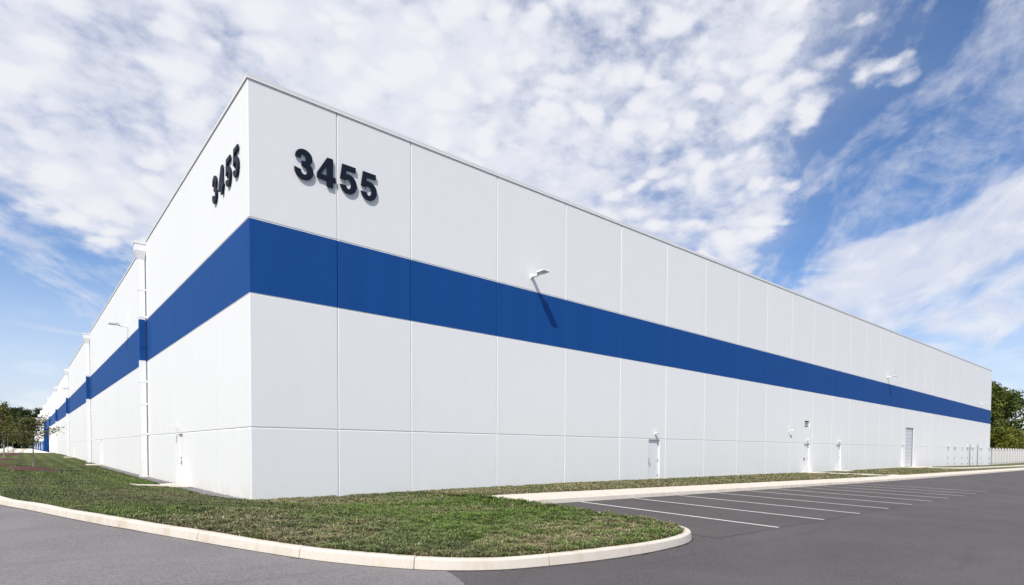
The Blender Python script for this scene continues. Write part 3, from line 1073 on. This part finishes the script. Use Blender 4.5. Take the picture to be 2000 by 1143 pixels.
def downspout(y, near):
    mb = MB()
    x0, x1 = -.36, -.07
    w = 0.30
    zb = float(z_wall(0, y)) + .10
    for za, zb_, mt in ((zb, S1, 'white_metal'), (S1, S2, 'blue_paint'), (S2, 12.62, 'white_metal')):
        if not near and y > RECESS[1]:
            mt = 'white_metal'
        mb.box((x0, y, za), (x1, y + w, zb_ - .0005), mt)
    d = mb.put('downspout', wh)
    # conductor head: lip, box, funnel
    mb = MB()
    zt = roof(y, 'L')
    hw = .14
    mb.box((-.56, y - hw - .03, zt - .13), (-.005, y + w + hw + .03, zt - .03), 'white_metal')
    mb.box((-.53, y - hw, zt - .52), (-.006, y + w + hw, zt - .131), 'white_metal')
    a = [(-.53, y - hw, zt - .521), (-.006, y - hw, zt - .521), (-.006, y + w + hw, zt - .521), (-.53, y + w + hw, zt - .521)]
    b = [(x0, y, 12.62), (x1, y, 12.62), (x1, y + w, 12.62), (x0, y + w, 12.62)]
    for i in range(4):
        j = (i + 1) % 4
        mb.poly([a[i], a[j], b[j], b[i]], 'white_metal')
    mb.put('conductor_head', d)
    if near:
        for z in (2.55, 4.3, 5.6, 7.6, 9.35, 10.9):
            mt = 'blue_paint' if S1 < z < S2 else 'white_metal'
            mb = MB()
            mb.box((x0 - .012, y - .012, z - .05), (-.002, y + w + .012, z + .05), mt)
            mb.put('strap', d)
        mb = MB()
        mb.box((x0 - .03, y - .03, zb - .35), (x1 + .05, y + w + .03, zb + .02), 'white_metal')
        mb.poly([(x0 - .16, y - .05, zb - .25), (x0 - .16, y + w + .05, zb - .25), (x0 - .02, y + w + .05, zb + .06), (x0 - .02, y - .05, zb + .06)], 'white_metal')
        mb.put('shoe', d)


for k, y in enumerate(spouts):
    downspout(y, k < 4)

# ------------------------------------------------------------------ house number


def arc(cx, cy, rx, ry, a0, a1, n=14):
    return [(cx + rx * math.cos(math.radians(a0 + (a1 - a0) * k / n)), cy + ry * math.sin(math.radians(a0 + (a1 - a0) * k / n))) for k in range(n + 1)]


D3 = (arc(.315, .735, .255, .265, 190, -38) + arc(.315, .285, .285, .305, 52, -188)
      + [(.225, .285)] + arc(.315, .285, .100, .145, 183, 425) + [(.245, .445), (.245, .585)] + arc(.300, .715, .085, .125, -80, 178) + [(.215, .70)])
D4o = [(.325, 0), (.515, 0), (.515, .205), (.605, .205), (.605, .365), (.515, .365), (.515, 1.0), (.335, 1.0), (.015, .385), (.015, .205), (.325, .205)]
D4i = [(.325, .365), (.325, .745), (.135, .365)]
D5 = ([(.12, .98), (.565, .98), (.565, .815), (.250, .815), (.228, .630)] + arc(.318, .325, .285, .345, 108, -165) + [(.215, .245)]
      + arc(.315, .322, .100, .190, 205, 490) + [(.052, .445)])


def digit_mesh(name, outer_, hole=None, H=0.985, T_=.045):
    cu = bpy.data.curves.new(name, 'CURVE')
    cu.dimensions = '2D'
    cu.fill_mode = 'BOTH'
    for pts in [outer_] + ([hole] if hole else []):
        spn = cu.splines.new('POLY')
        spn.points.add(len(pts) - 1)
        for q, (x, y) in zip(spn.points, pts):
            q.co = (x * H * 1.10, y * H, 0, 1)
        spn.use_cyclic_u = True
    cu.extrude = T_ / 2
    cu.bevel_depth = 0.006
    cu.bevel_resolution = 1
    tmp = bpy.data.objects.new(name, cu)
    COL.objects.link(tmp)
    dg = bpy.context.evaluated_depsgraph_get()
    me = bpy.data.meshes.new_from_object(tmp.evaluated_get(dg))
    bpy.data.objects.remove(tmp)
    me.materials.clear()
    me.materials.append(MATS['navy'])
    me.name = name
    return me


DG = {'3': digit_mesh('digit', D3), '4': digit_mesh('digit', D4o, D4i), '5': digit_mesh('digit', D5)}
STEP = 0.765


def number_sign(origin, right, out, label, step):
    root = empty('number_sign', origin, label, 'sign', 'house numbers on the warehouse corner')
    r, n = Vector(right), Vector(out)
    for k, ch in enumerate('3455'):
        o = put('digit', DG[ch], root)
        o.matrix_local = Matrix(((r.x, 0, n.x, 0), (r.y, 0, n.y, 0), (r.z, 1, n.z, 0), (0, 0, 0, 1)))
        o.location = r * (step * k) + n * 0.052


number_sign((1.36, 0, 10.955), (1, 0, 0), (0, -1, 0), 'dark navy raised number 3455 on the shorter grey-lit end wall facing the car park', STEP)
number_sign((0, 4.44, 10.885), (0, -1, 0), (-1, 0, 0), 'dark navy raised number 3455 seen edge-on on the long bright wall facing the lawn', 0.955)

# ------------------------------------------------------------------ wall lights


def area_light(s, z, side, label):
    w = WR if side == 'R' else WL
    root = empty('wall_lamp', w(s, 0, z), label, 'lamp', 'flood lamps high on the warehouse walls')

    def bxp(name, boxes, par):
        mb = MB()
        for lo, hi, mt in boxes:
            a, b = w(*lo), w(*hi)
            mb.box([min(p, q) for p, q in zip(a, b)], [max(p, q) for p, q in zip(a, b)], mt)
        return mb.put(name, par)
    bxp('mounting_plate', [((-.09, -.03, -.12), (.09, -.001, .12), 'white_metal')], root)
    bxp('arm', [((-.08, -.42, -.05), (.08, -.031, .05), 'white_metal'), ((-.055, -.47, -.06), (.055, -.421, .07), 'white_metal')], root)
    mb = MB()
    W2 = .20
    sec = [(-.471, .00), (-.471, .085), (-.56, .105), (-1.02, .095), (-1.06, .070), (-1.06, .035), (-.60, .020)]
    for s_ in (-W2, W2):
        for d, zz in sec:
            mb.v.append(w(s_ * (0.45 if d > -.5 else 1), d, zz))
    k = len(sec)
    mi = mb.mat('white_metal')
    for j in range(k):
        a, b = j, (j + 1) % k
        mb.f.append((a, b, k + b, k + a))
        mb.mi.append(mi)
    mb.f += [tuple(range(k)), tuple(k + j for j in range(k))]
    mb.mi += [mi, mi]
    hd = mb.put('lamp_head', root)
    bxp('lens', [((-.14, -1.0, .008), (.14, -.84, .020), 'lens'), ((-.14, -.82, .008), (.14, -.66, .020), 'lens')], hd)
    return root


area_light(11.95, 9.85, 'R', 'white flood lamp over the blue band nearest the big number, long shadow below it')
area_light(62.8, 9.92, 'R', 'white flood lamp about midway along the end wall, above and left of the roller shutter')
area_light(110.3, 9.92, 'R', 'small white flood lamp at the far right end of the end wall by the trees')
area_light(28.4, 10.0, 'L', 'white flood lamp on the long wall just beyond the first downspout')
area_light(86.0, 9.9, 'L', 'faint white flood lamp far along the long wall by the third downspout')


def door_light(s, z, side, label, goose=False):
    w = WR if side == 'R' else WL
    root = empty('door_light', w(s, 0, z), label, 'lamp', 'small lights above the warehouse doors')
    if goose:
        mb = MB()
        mb.box((-.03, -.09, -.09), (-.001, .09, .09), 'white_metal')
        mb.put('mounting_plate', root)
        mb = MB()
        mb.tube([(-.03, 0, 0), (-.12, 0, .03), (-.22, 0, .06), (-.32, 0, .05)], .02, 'white_metal', 6)
        mb.put('arm', root)
        mb = MB()
        mb.box((-.52, -.09, -.01), (-.30, .09, .06), 'white_metal')
        mb.put('lamp_head', root)
        return root
    mb = MB()
    mb.box((-.06, -.03, -.07), (.06, -.001, .07), 'white_metal')
    mb.put('mounting_plate', root)
    mb = MB()
    mb.box((-.025, -.14, -.03), (.025, -.031, .03), 'white_metal')
    mb.put('arm', root)
    mb = MB()
    sec = [(-.08, .02), (-.08, .08), (-.22, .10), (-.25, .06), (-.23, .02), (-.15, .0)]
    for s_ in (-.08, .08):
        for d, zz in sec:
            mb.v.append((s_, d, zz))
    k = len(sec)
    mi = mb.mat('white_metal')
    for j in range(k):
        mb.f.append((j, (j + 1) % k, k + (j + 1) % k, k + j))
        mb.mi.append(mi)
    mb.f += [tuple(range(k)), tuple(k + j for j in range(k))]
    mb.mi += [mi, mi]
    mb.put('lamp_head', root)
    return root


door_light(21.5, 2.75, 'R', 'small white light above the nearest door on the end wall')
door_light(42.5, 2.72, 'R', 'small white light above the door under the louvre')
door_light(49.4, 2.73, 'R', 'small white light above the door right of the louvre')
door_light(68.85, 2.72, 'R', 'small white light above the narrow door left of the roller shutter')
for i, s in enumerate((89.7, 101.4, 105.0, 111.3)):
    door_light(s, 2.75, 'R', ['tiny white light over the first door right of the roller shutter', 'tiny white light over the middle door of the far door row',
                              'tiny white light over the door left of the grey pole', 'tiny white light over the door right of the grey pole'][i])
door_light(11.9, 2.75, 'L', 'white bracket light above the door on the long wall beside the corner', True)
# camera bracket between the doors
rt = empty('security_camera', (39.05, 0, 3.35), 'small white security camera on the end wall left of the louvre', 'camera')
mb = MB()
mb.box((-.05, -.03, -.05), (.05, -.001, .05), 'white_metal')
mb.put('mounting_plate', rt)
mb = MB()
mb.tube([(0, -.03, 0), (.02, -.15, .03), (.05, -.22, .06)], .02, 'white_metal', 6)
mb.put('arm', rt)
mb = MB()
mb.tube([(-.06, -.20, .03), (.22, -.26, .14)], .055, 'white_metal', 10)
mb.put('camera_body', rt)
# grey conduit poles on the far part of the end wall
for x, ht, lb in ((108.3, 2.95, 'dark grey pole standing against the far end wall between two doors'), (119.4, 2.75, 'dark grey pole at the far right corner of the warehouse'),
                  (102.6, 2.95, 'thin grey pole against the end wall left of the tallest dark pole')):
    zb = float(z_wall(x, 0))
    mb = MB()
    mb.tube([(x, -.14, zb - .3), (x, -.14, ht)], .045, 'dark_metal', 8)
    mb.tube([(x, -.14, ht), (x, -.14, ht + .05)], .055, 'dark_metal', 8)
    mb.put('pole', None, label=lb, cat='pole', group='poles at the far end wall')

# ------------------------------------------------------------------ gravel along the long wall
ys = np.r_[np.arange(0.3, 46, 1.0), 46.0]
mb = MB()
for y0, y1 in zip(ys, ys[1:]):
    q = []
    for x, y in ((-.05, y0), (-.55, y0), (-.55, y1), (-.05, y1)):
        wv = .08 * math.sin(y * 1.9) + .05 * math.sin(y * 5.1)
        xx = x + (wv if x < -.3 else 0)
        ramp = min(1.0, y / 3.6)
        if x < -.3:
            xx = -.05 + (xx + .05) * ramp
        q.append((xx, y, max(lawn_z(min(xx, -.05), y), lawn_z(-.3, y)) + .028))
    mb.poly(q, 'gravel')
put('gravel', mb.mesh('gravel', True), kind='stuff')
NP = 2600
py = 0.4 + 20 * rng.random(NP) ** 1.3
px = -.05 - .55 * rng.random(NP) * np.minimum(1, py / 3.6)
pz = np.array([lawn_z(-.3, y) for y in py]) + .03
rr = .012 + .018 * rng.random(NP)
oct_ = np.array([(1, 0, 0), (0, 1, 0), (-1, 0, 0), (0, -1, 0), (0, 0, .8), (0, 0, -.8)])
of = np.array([(0, 1, 4), (1, 2, 4), (2, 3, 4), (3, 0, 4), (1, 0, 5), (2, 1, 5), (3, 2, 5), (0, 3, 5)])
th = rng.random(NP) * 6.28
Rm = np.stack([np.stack([np.cos(th), -np.sin(th), 0 * th], -1), np.stack([np.sin(th), np.cos(th), 0 * th], -1), np.stack([0 * th, 0 * th, 1 + 0 * th], -1)], 1)
V = np.einsum('nij,kj->nki', Rm, oct_) * rr[:, None, None] * (0.8 + .4 * rng.random((NP, 6, 1))) + np.c_[px, py, pz][:, None, :]
F = (of[None] + 6 * np.arange(NP)[:, None, None]).reshape(-1, 3)
tn = .09 + .24 * rng.random(NP)
tc = np.repeat(np.c_[tn, tn * .97, tn * .98, np.ones(NP)], 6, 0)
put('gravel_pebbles', np_mesh('gravel_pebbles', V.reshape(-1, 3), F, 'pebble', {'tone': ('FLOAT_COLOR', 'POINT', tc)}), kind='stuff')

# ------------------------------------------------------------------ grass blades
def in_view(Q, pad=.06):
    d = Q - np.array(CAM)
    z = d @ np.array(FW)
    x = d @ np.array(RT) / np.maximum(z, .01)
    y = d @ np.array(UP) / np.maximum(z, .01)
    return (z > 1) & (x > -1101.4 / 1106.45 - pad) & (x < 900 / 1106.45 + pad) & (y > -.3), z


NB = 640000
# cells of the lawn weighted by how large they look
A = LV[LF]
area = .5 * np.linalg.norm(np.cross(A[:, 2] - A[:, 0], A[:, 3] - A[:, 1]), axis=1)
cen = A.mean(1)
iv, zc = in_view(cen, .15)
dist = np.linalg.norm(cen - np.array(CAM), axis=1)
wgt = area * iv / np.maximum(dist, 6) ** 1.9 * smooth01((120 - dist) / 95)
wgt /= wgt.sum()
pick = rng.choice(len(LF), NB, p=wgt)
ti = pick // NU
ui = pick % NU
t = ti + rng.random(NB)
u = (ui + rng.random(NB)) / NU
Q = lawn_at(np.minimum(t, len(outer) - 1.001), u)
ok, zq = in_view(Q)
ok &= ~((Q[:, 0] > -.02) & (Q[:, 1] > -.02))
ok &= ~((Q[:, 0] > -.40) & (Q[:, 0] < .1) & (Q[:, 1] > .8) & (Q[:, 1] < 46))
ok &= ~((Q[:, 0] > -2.0) & (Q[:, 0] < .1) & (Q[:, 1] > 9.6) & (Q[:, 1] < 11.6))
ok &= ~((Q[:, 0] > 40.5) & (Q[:, 1] > -1.5))
ok &= ~((Q[:, 0] > 42) & (Q[:, 0] < 50) & (np.abs(Q[:, 1] - np.interp(Q[:, 0], [42.6, 44.4, 49], [-1.2, -3.4, -5.3])) < 1.2))
MULCH = [(-4.88, 28.4, 1.35, 'sapling'), (-6.9, 37.6, 1.3, 'brown'), (-6.66, 60.7, 1.4, 'yellow'), (-6.80, 97.0, 1.3, 'green'), (-6.4, 116.0, 1.2, 'yellow2')]
for mx_, my_, mr_, _ in MULCH:
    ok &= np.hypot(Q[:, 0] - mx_, Q[:, 1] - my_) > mr_ * .95
Q = Q[ok]
n = len(Q)
dq = np.linalg.norm(Q - np.array(CAM), axis=1)
dry = dryness(Q[:, 0], Q[:, 1])
lush = lushness(Q[:, 0], Q[:, 1])
cl = fbm(Q[:, 0], Q[:, 1], 5.5, 21, 2)
cl = smooth01((cl - .25) / .5)
leftl = (Q[:, 0] < -.2) & (Q[:, 1] > -5)
ln = (.055 + .075 * rng.random(n)) * (.50 + .80 * cl)
ln *= np.where(leftl, .50, 1)
ln *= smooth01((75 - dq) / 40) * .6 + .4
wd = np.where(leftl, .0026, .0036) + np.where(leftl, .0034, .0050) * rng.random(n) + np.maximum(0, dq - 10) * .00036
yaw = rng.random(n) * 6.283
lean = .45 + 1.0 * rng.random(n)
hx, hy = np.cos(yaw), np.sin(yaw)
bx_, by_ = -hy, hx
b0 = Q + np.c_[bx_ * -wd, by_ * -wd, np.full(n, -.01)]
b1 = Q + np.c_[bx_ * wd, by_ * wd, np.full(n, -.01)]
mx2 = Q + np.c_[hx * ln * .30 * lean, hy * ln * .30 * lean, ln * .62]
m0 = mx2 - np.c_[bx_ * wd * .8, by_ * wd * .8, 0 * wd]
m1 = mx2 + np.c_[bx_ * wd * .8, by_ * wd * .8, 0 * wd]
tp = Q + np.c_[hx * ln * lean, hy * ln * lean, ln * np.maximum(.25, 1 - .48 * lean)]
V = np.stack([b0, b1, m1, m0, tp], 1).reshape(-1, 3)
base = 5 * np.arange(n)[:, None]
F3 = np.concatenate([base + np.array([[0, 1, 2]]), base + np.array([[0, 2, 3]]), base + np.array([[3, 2, 4]])], 0)
isdry = rng.random(n) < (.02 + .80 * dry * (.45 + .75 * vnoise(Q[:, 0], Q[:, 1], 3.3, 33)))
rv = rng.random(n)[:, None]
rv = np.where(leftl[:, None], .28 + .44 * rv, rv)
dk = np.where(leftl, .74 + .26 * cl, .50 + .74 * cl)[:, None]
g1 = np.array([[.054, .072, .026]]) * (1 - rv) + np.array([[.145, .165, .066]]) * rv
g2 = np.array([[.044, .092, .012]]) * (1 - rv) + np.array([[.165, .228, .048]]) * rv
g = (g1 * (1 - lush[:, None]) + g2 * lush[:, None]) * dk
s_ = np.where(leftl[:, None], np.array([[.15, .125, .072]]) * (1 - rv) + np.array([[.25, .215, .135]]) * rv,
              np.array([[.19, .145, .08]]) * (1 - rv) + np.array([[.47, .385, .25]]) * rv)
# mower passes on the long lawn: lighter and darker bands put into colour
band_ = np.sin((Q[:, 0] + .5 * fbm(Q[:, 0], Q[:, 1], .5, 5, 2)) * 5.2)
g = g * np.where(leftl & (Q[:, 1] > 2), 1 + .13 * np.clip(band_ * 2, -1, 1), 1)[:, None]
colr = np.where(isdry[:, None], s_, g)
colr = np.repeat(np.c_[colr, np.ones(n)], 5, 0)
put('grass', np_mesh('grass', V, F3, 'blade', {'tone': ('FLOAT_COLOR', 'POINT', colr)}), kind='stuff')

# ------------------------------------------------------------------ trees


def leaf_mesh(name, C, size, mt, tint, flat=0.0, sub=1):
    """C (n,3) leaf centres -> one mesh of small bent quads"""
    n = len(C)
    nrm = rng.normal(size=(n, 3))
    nrm[:, 2] += flat
    nrm /= np.linalg.norm(nrm, axis=1)[:, None]
    a = np.cross(nrm, rng.normal(size=(n, 3)))
    a /= np.linalg.norm(a, axis=1)[:, None]
    b = np.cross(nrm, a)
    s = (size * (.6 + .8 * rng.random(n)))[:, None]
    V = np.stack([C - a * s * .5, C + b * s * .38 + nrm * s * .12, C + a * s * .55, C - b * s * .38 + nrm * s * .12], 1).reshape(-1, 3)
    F = np.arange(4 * n).reshape(-1, 4)
    return np_mesh(name, V, F, mt, {'tint': ('FLOAT', 'POINT', np.repeat(tint, 4))})


def limb(mb, p, d, L, r, mt, segs=4, wob=.12):
    pts = [Vector(p)]
    d = Vector(d).normalized()
    for k in range(segs):
        d = (d + Vector((random.uniform(-wob, wob), random.uniform(-wob, wob), random.uniform(-wob, wob) + .04))).normalized()
        pts.append(pts[-1] + d * (L / segs))
    mb.tube(pts, [r * (1 - .8 * k / segs) for k in range(segs + 1)], mt, 6)
    return pts


def tree(loc, H, W, leaf, label, cat, group, n_leaf, size, trunk_h=.3, clusters=26, name='tree', bark='bark', narrow=1.0, top=1.0, light=0.5):
    root = empty(name, loc, label, cat, group)
    mb = MB()
    top_p = limb(mb, (0, 0, -.4), (0, 0, 1), H * .8, H * .022 + .02, bark, 6, .05)
    cents, rads = [], []
    z0 = H * trunk_h
    for k in range(clusters):
        f = (k + random.random()) / clusters
        z = z0 + (H - z0) * (f ** .85) * top
        prof = math.sin(math.pi * min(1, .12 + .88 * (1 - abs(2 * f - .85) ** 1.6 * .8))) if False else (1 - (2 * f - .8) ** 2 * .55)
        rmax = W / 2 * max(.18, prof) * narrow
        a = random.random() * 6.283
        r = rmax * math.sqrt(random.random()) * .85
        c = Vector((math.cos(a) * r, math.sin(a) * r, z))
        cents.append(c)
        rads.append(W * random.uniform(.10, .20))
        if k % 2 == 0:
            zt = max(.15 * H, z - r * .7)
            d = c - Vector((0, 0, zt))
            limb(mb, (0, 0, zt), d, d.length, H * .007 + .006, bark, 4, .10)
    mb.put('trunk', root)
    cents = np.array([tuple(c) for c in cents])
    rads = np.array(rads)
    pk = rng.choice(len(cents), n_leaf, p=rads ** 2 / (rads ** 2).sum())
    v = rng.normal(size=(n_leaf, 3))
    v /= np.linalg.norm(v, axis=1)[:, None]
    v *= (rng.random(n_leaf) ** .45)[:, None]
    C = cents[pk] + v * rads[pk][:, None] * np.array([1.25, 1.25, .8])
    ct = rng.random(len(cents))
    tint = np.clip(.55 * ct[pk] + .35 * rng.random(n_leaf) + (light - .5), 0, 1)
    put('crown', leaf_mesh('crown', C, size, leaf, tint, .5), root)
    return root


def sapling(loc, H, W, leaf, label, n_br, n_leaf, size, group, trunk_f=.45, lay=True, bark='bark_pale'):
    root = empty('young_tree', loc, label, 'tree', group)
    mb = MB()
    tp = limb(mb, (0, 0, -.1), (.01, 0, 1), H * .95, .022 + H * .008, bark, 7, .05)
    C = []
    for k in range(n_br):
        f = (k + random.random()) / n_br
        z = H * (trunk_f + (.97 - trunk_f) * f)
        L = W * .5 * (1.15 - .75 * f) * random.uniform(.55, 1.1)
        a = random.random() * 6.283
        up = (.18 if lay else .7) + random.uniform(-.05, .25)
        base = Vector((0, 0, z))
        pts = limb(mb, base, (math.cos(a), math.sin(a), up), L, .012, bark, 5, .14)
        m_ = int(n_leaf / n_br)
        for _ in range(m_):
            t_ = random.uniform(.15, 1) * 5
            i = min(4, int(t_))
            p = pts[i].lerp(pts[i + 1], t_ - i)
            j = W * .05
            C.append((p.x + random.gauss(0, j), p.y + random.gauss(0, j), p.z + random.gauss(0, j * (.45 if lay else 1))))
    mb.put('trunk', root)
    C = np.array(C)
    put('crown', leaf_mesh('crown', C, size, leaf, rng.random(len(C)), .8), root)
    return root


GS = 'young trees on the lawn'
for (mx_, my_, mr_, kd_), lb in zip(MULCH, ('ring of dark mulch under the nearest young tree', 'dark mulch mound cut by the left picture edge',
                                           'mulch ring under the tall yellow-green young tree', 'mulch ring second from the far end of the lawn', 'farthest small mulch ring on the lawn')):
    z0 = lawn_z(mx_, my_)
    V, F = [], []
    nr, na = 7, 28
    for i in range(nr):
        for j in range(na):
            a = 2 * math.pi * j / na
            r = mr_ * i / (nr - 1) * (1 + .05 * math.sin(3 * a + mx_) + .03 * math.sin(7 * a))
            x, y = mx_ + r * math.cos(a), my_ + r * math.sin(a)
            V.append((x, y, lawn_z(x, y) + .22 * (1 - (i / (nr - 1)) ** 2.2) + .012 * random.random() + (-.03 if i == nr - 1 else .01)))
    for i in range(nr - 1):
        for j in range(na):
            F.append((i * na + j, i * na + (j + 1) % na, (i + 1) * na + (j + 1) % na, (i + 1) * na + j))
    mo = put('mulch', np_mesh('mulch', np.array(V), np.array(F), 'mulch', None, False), kind='stuff')
    z0 += .15
    if kd_ == 'sapling':
        sapling((mx_, my_, z0), 3.05, 3.6, 'leaf_sapling', 'nearest young tree with thin pale trunk and sparse layered olive branches', 40, 4200, .085, GS, .42)
    elif kd_ == 'brown':
        sapling((mx_, my_, z0), 4.1, 2.3, 'leaf_brown', 'young tree with withered brown leaves at the left edge', 30, 1700, .10, GS, .30, False)
    elif kd_ == 'yellow':
        sapling((mx_, my_, z0), 5.5, 3.0, 'leaf_yellow', 'tall yellow-green young tree behind the brown one', 34, 2100, .14, GS, .34, False)
    elif kd_ == 'green':
        sapling((mx_, my_, z0), 4.6, 3.2, 'leaf_yellow', 'young yellow-green tree standing second farthest on the lawn', 26, 1400, .17, GS, .34, False)
    else:
        sapling((mx_, my_, z0), 4.4, 3.4, 'leaf_sapling', 'farthest young tree at the end of the lawn, olive crown', 26, 1300, .18, GS, .34, False)

# beyond the lawn: pale pavement, low tan wall, stones and a shrub
mb = MB()
mb.poly([(-90, 143, .42), (-.7, 143, .42), (-.7, 428, .42), (-90, 428, .42)], 'concrete_pale')
put('pavement', mb.mesh('pavement'), kind='structure')
mb = MB()
mb.box((-5.2, 142.0, .0), (-.02, 144.5, .50), 'concrete_pale')
mb.put('walkway', None, kind='structure')
wl = empty('retaining_wall', (-14, 176, .42), 'low tan wall in two courses beyond the end of the lawn', 'wall')
for k in range(2):
    for i in range(7):
        mb = MB()
        x0 = i * 2.1 - 6.0 + (.9 if k else 0)
        mb.box((x0, -.5 + .2 * k, .36 * k), (x0 + 2.06, .3, .36 * k + .33), 'tan_stone')
        mb.put('stone_block', wl)


def boulder(loc, r, label):
    bm = bmesh.new()
    bmesh.ops.create_icosphere(bm, subdivisions=2, radius=r)
    for v in bm.verts:
        v.co *= random.uniform(.8, 1.12)
        v.co.z *= .72
    me = bpy.data.meshes.new('boulder')
    bm.to_mesh(me)
    bm.free()
    me.materials.append(MATS['pale_stone'])
    o = put('boulder', me, None, None, label, 'boulder', 'pale boulders beyond the lawn')
    o.location = loc


boulder((-7.3, 160, .9), 1.0, 'largest pale boulder right of the low tan wall')
boulder((-5.6, 158, .7), .7, 'pale boulder nearest the walkway')
boulder((-8.6, 163, .7), .6, 'smallest pale boulder beside the low tan wall')
tree((-12.2, 165, .4), 1.9, 2.8, 'leaf_brown', 'low brown shrub in front of the low tan wall', 'shrub', None, 900, .22, .05, 14, 'shrub')

# woods behind the far end of the long wall
GW = 'woodland trees beyond the long wall'
far_trees = [(-30, 446, 19), (-25, 440, 22), (-19.5, 447, 20), (-14, 441, 21.5), (-8.5, 449, 23), (-3, 443, 22.5), (2.5, 450, 23.5), (8, 445, 23), (14, 452, 22), (-22, 462, 24), (-6, 466, 25), (6, 468, 25)]
side = ['leftmost', 'second', 'third', 'fourth', 'fifth', 'sixth', 'seventh', 'eighth', 'ninth', 'tallest back', 'middle back', 'right back']
for i, (x, y, H) in enumerate(far_trees):
    tree((x, y, .2), H, 13.5, 'leaf_dark', f'dark green woodland tree, {side[i]} of the row beyond the long wall', 'tree', GW, 5200, .75, .04, 44, light=.42)

# right: trees behind the white fence
GR = 'trees behind the white fence'
for x, y, H, Wd, lf, lb, nl, sz, lt in (
        (158, 10, 17.8, 11, 'leaf_green', 'tall green tree touching the far corner of the warehouse', 8000, .44, .46),
        (169, 8.5, 18.6, 11, 'leaf_green', 'tallest green tree behind the white fence', 8000, .44, .54),
        (180, 8, 18.5, 11, 'leaf_green', 'tall green tree at the right picture edge', 7000, .44, .52),
        (172, 14, 19.5, 13, 'leaf_dark', 'dark green tree between the two tallest trees behind the fence', 6000, .6, .45),
        (187, 11, 19, 12, 'leaf_dark', 'dark green tree behind the right edge tree', 6000, .6, .45),
        (178, 17, 20, 13, 'leaf_dark', 'dark green tree deep behind the white fence', 4200, .65, .45),
        (196, 14, 21, 13, 'leaf_dark', 'dark green tree farthest back on the right', 4200, .65, .45),
        (191, 6, 18.5, 11, 'leaf_green', 'tall green tree just outside the right edge', 3000, .6, .5),
        (157.5, 4.3, 7.6, 7.0, 'leaf_bush', 'low olive bushy tree leaning over the white fence', 4200, .36, .62),
        (167.5, 4.3, 8.2, 7, 'leaf_bush', 'second low olive bushy tree at the right edge above the fence', 3800, .36, .6)):
    tree((x, y, -.5), H, Wd, lf, lb, 'tree', GR, nl, sz, .10, 34, light=lt)

# white fence continuing the line of the end wall
fc = empty('fence', (REND + .25, .45, 0), 'tall white board fence right of the far warehouse corner', 'fence')
FX = [REND + .25 + 3.05 * k for k in range(24)]
for i, x in enumerate(FX):
    zb = float(z_wall(x, 0))
    ox = x - (REND + .25)
    mb = MB()
    mb.box((ox - .11, -.11, zb - .4), (ox + .11, .11, zb + 3.0), 'fence_vinyl')
    mb.box((ox - .13, -.13, zb + 3.0), (ox + .13, .13, zb + 3.06), 'fence_vinyl')
    mb.put('post', fc)
    if i == len(FX) - 1:
        break
    zb2 = float(z_wall(x + 3.05, 0))
    mb = MB()
    for z in (.25, 2.62):
        mb.poly([(ox + .11, -.07, zb + z), (ox + 2.94, -.07, zb2 + z), (ox + 2.94, -.07, zb2 + z + .2), (ox + .11, -.07, zb + z + .2)], 'fence_vinyl')
        mb.poly([(ox + .11, -.07, zb + z + .2), (ox + 2.94, -.07, zb2 + z + .2), (ox + 2.94, .05, zb2 + z + .2), (ox + .11, .05, zb + z + .2)], 'fence_vinyl')
    mb.put('rail', fc)
    mb = MB()
    for k in range(13):
        x0 = ox + .115 + k * .2175
        zz_ = zb + (zb2 - zb) * k / 13
        mb.box((x0 + .006, -.04, zz_ - .2), (x0 + .212, -.012, zz_ + 2.61), 'fence_vinyl')
    o = mb.put('fence_boards', fc)
    o['kind'] = 'stuff'
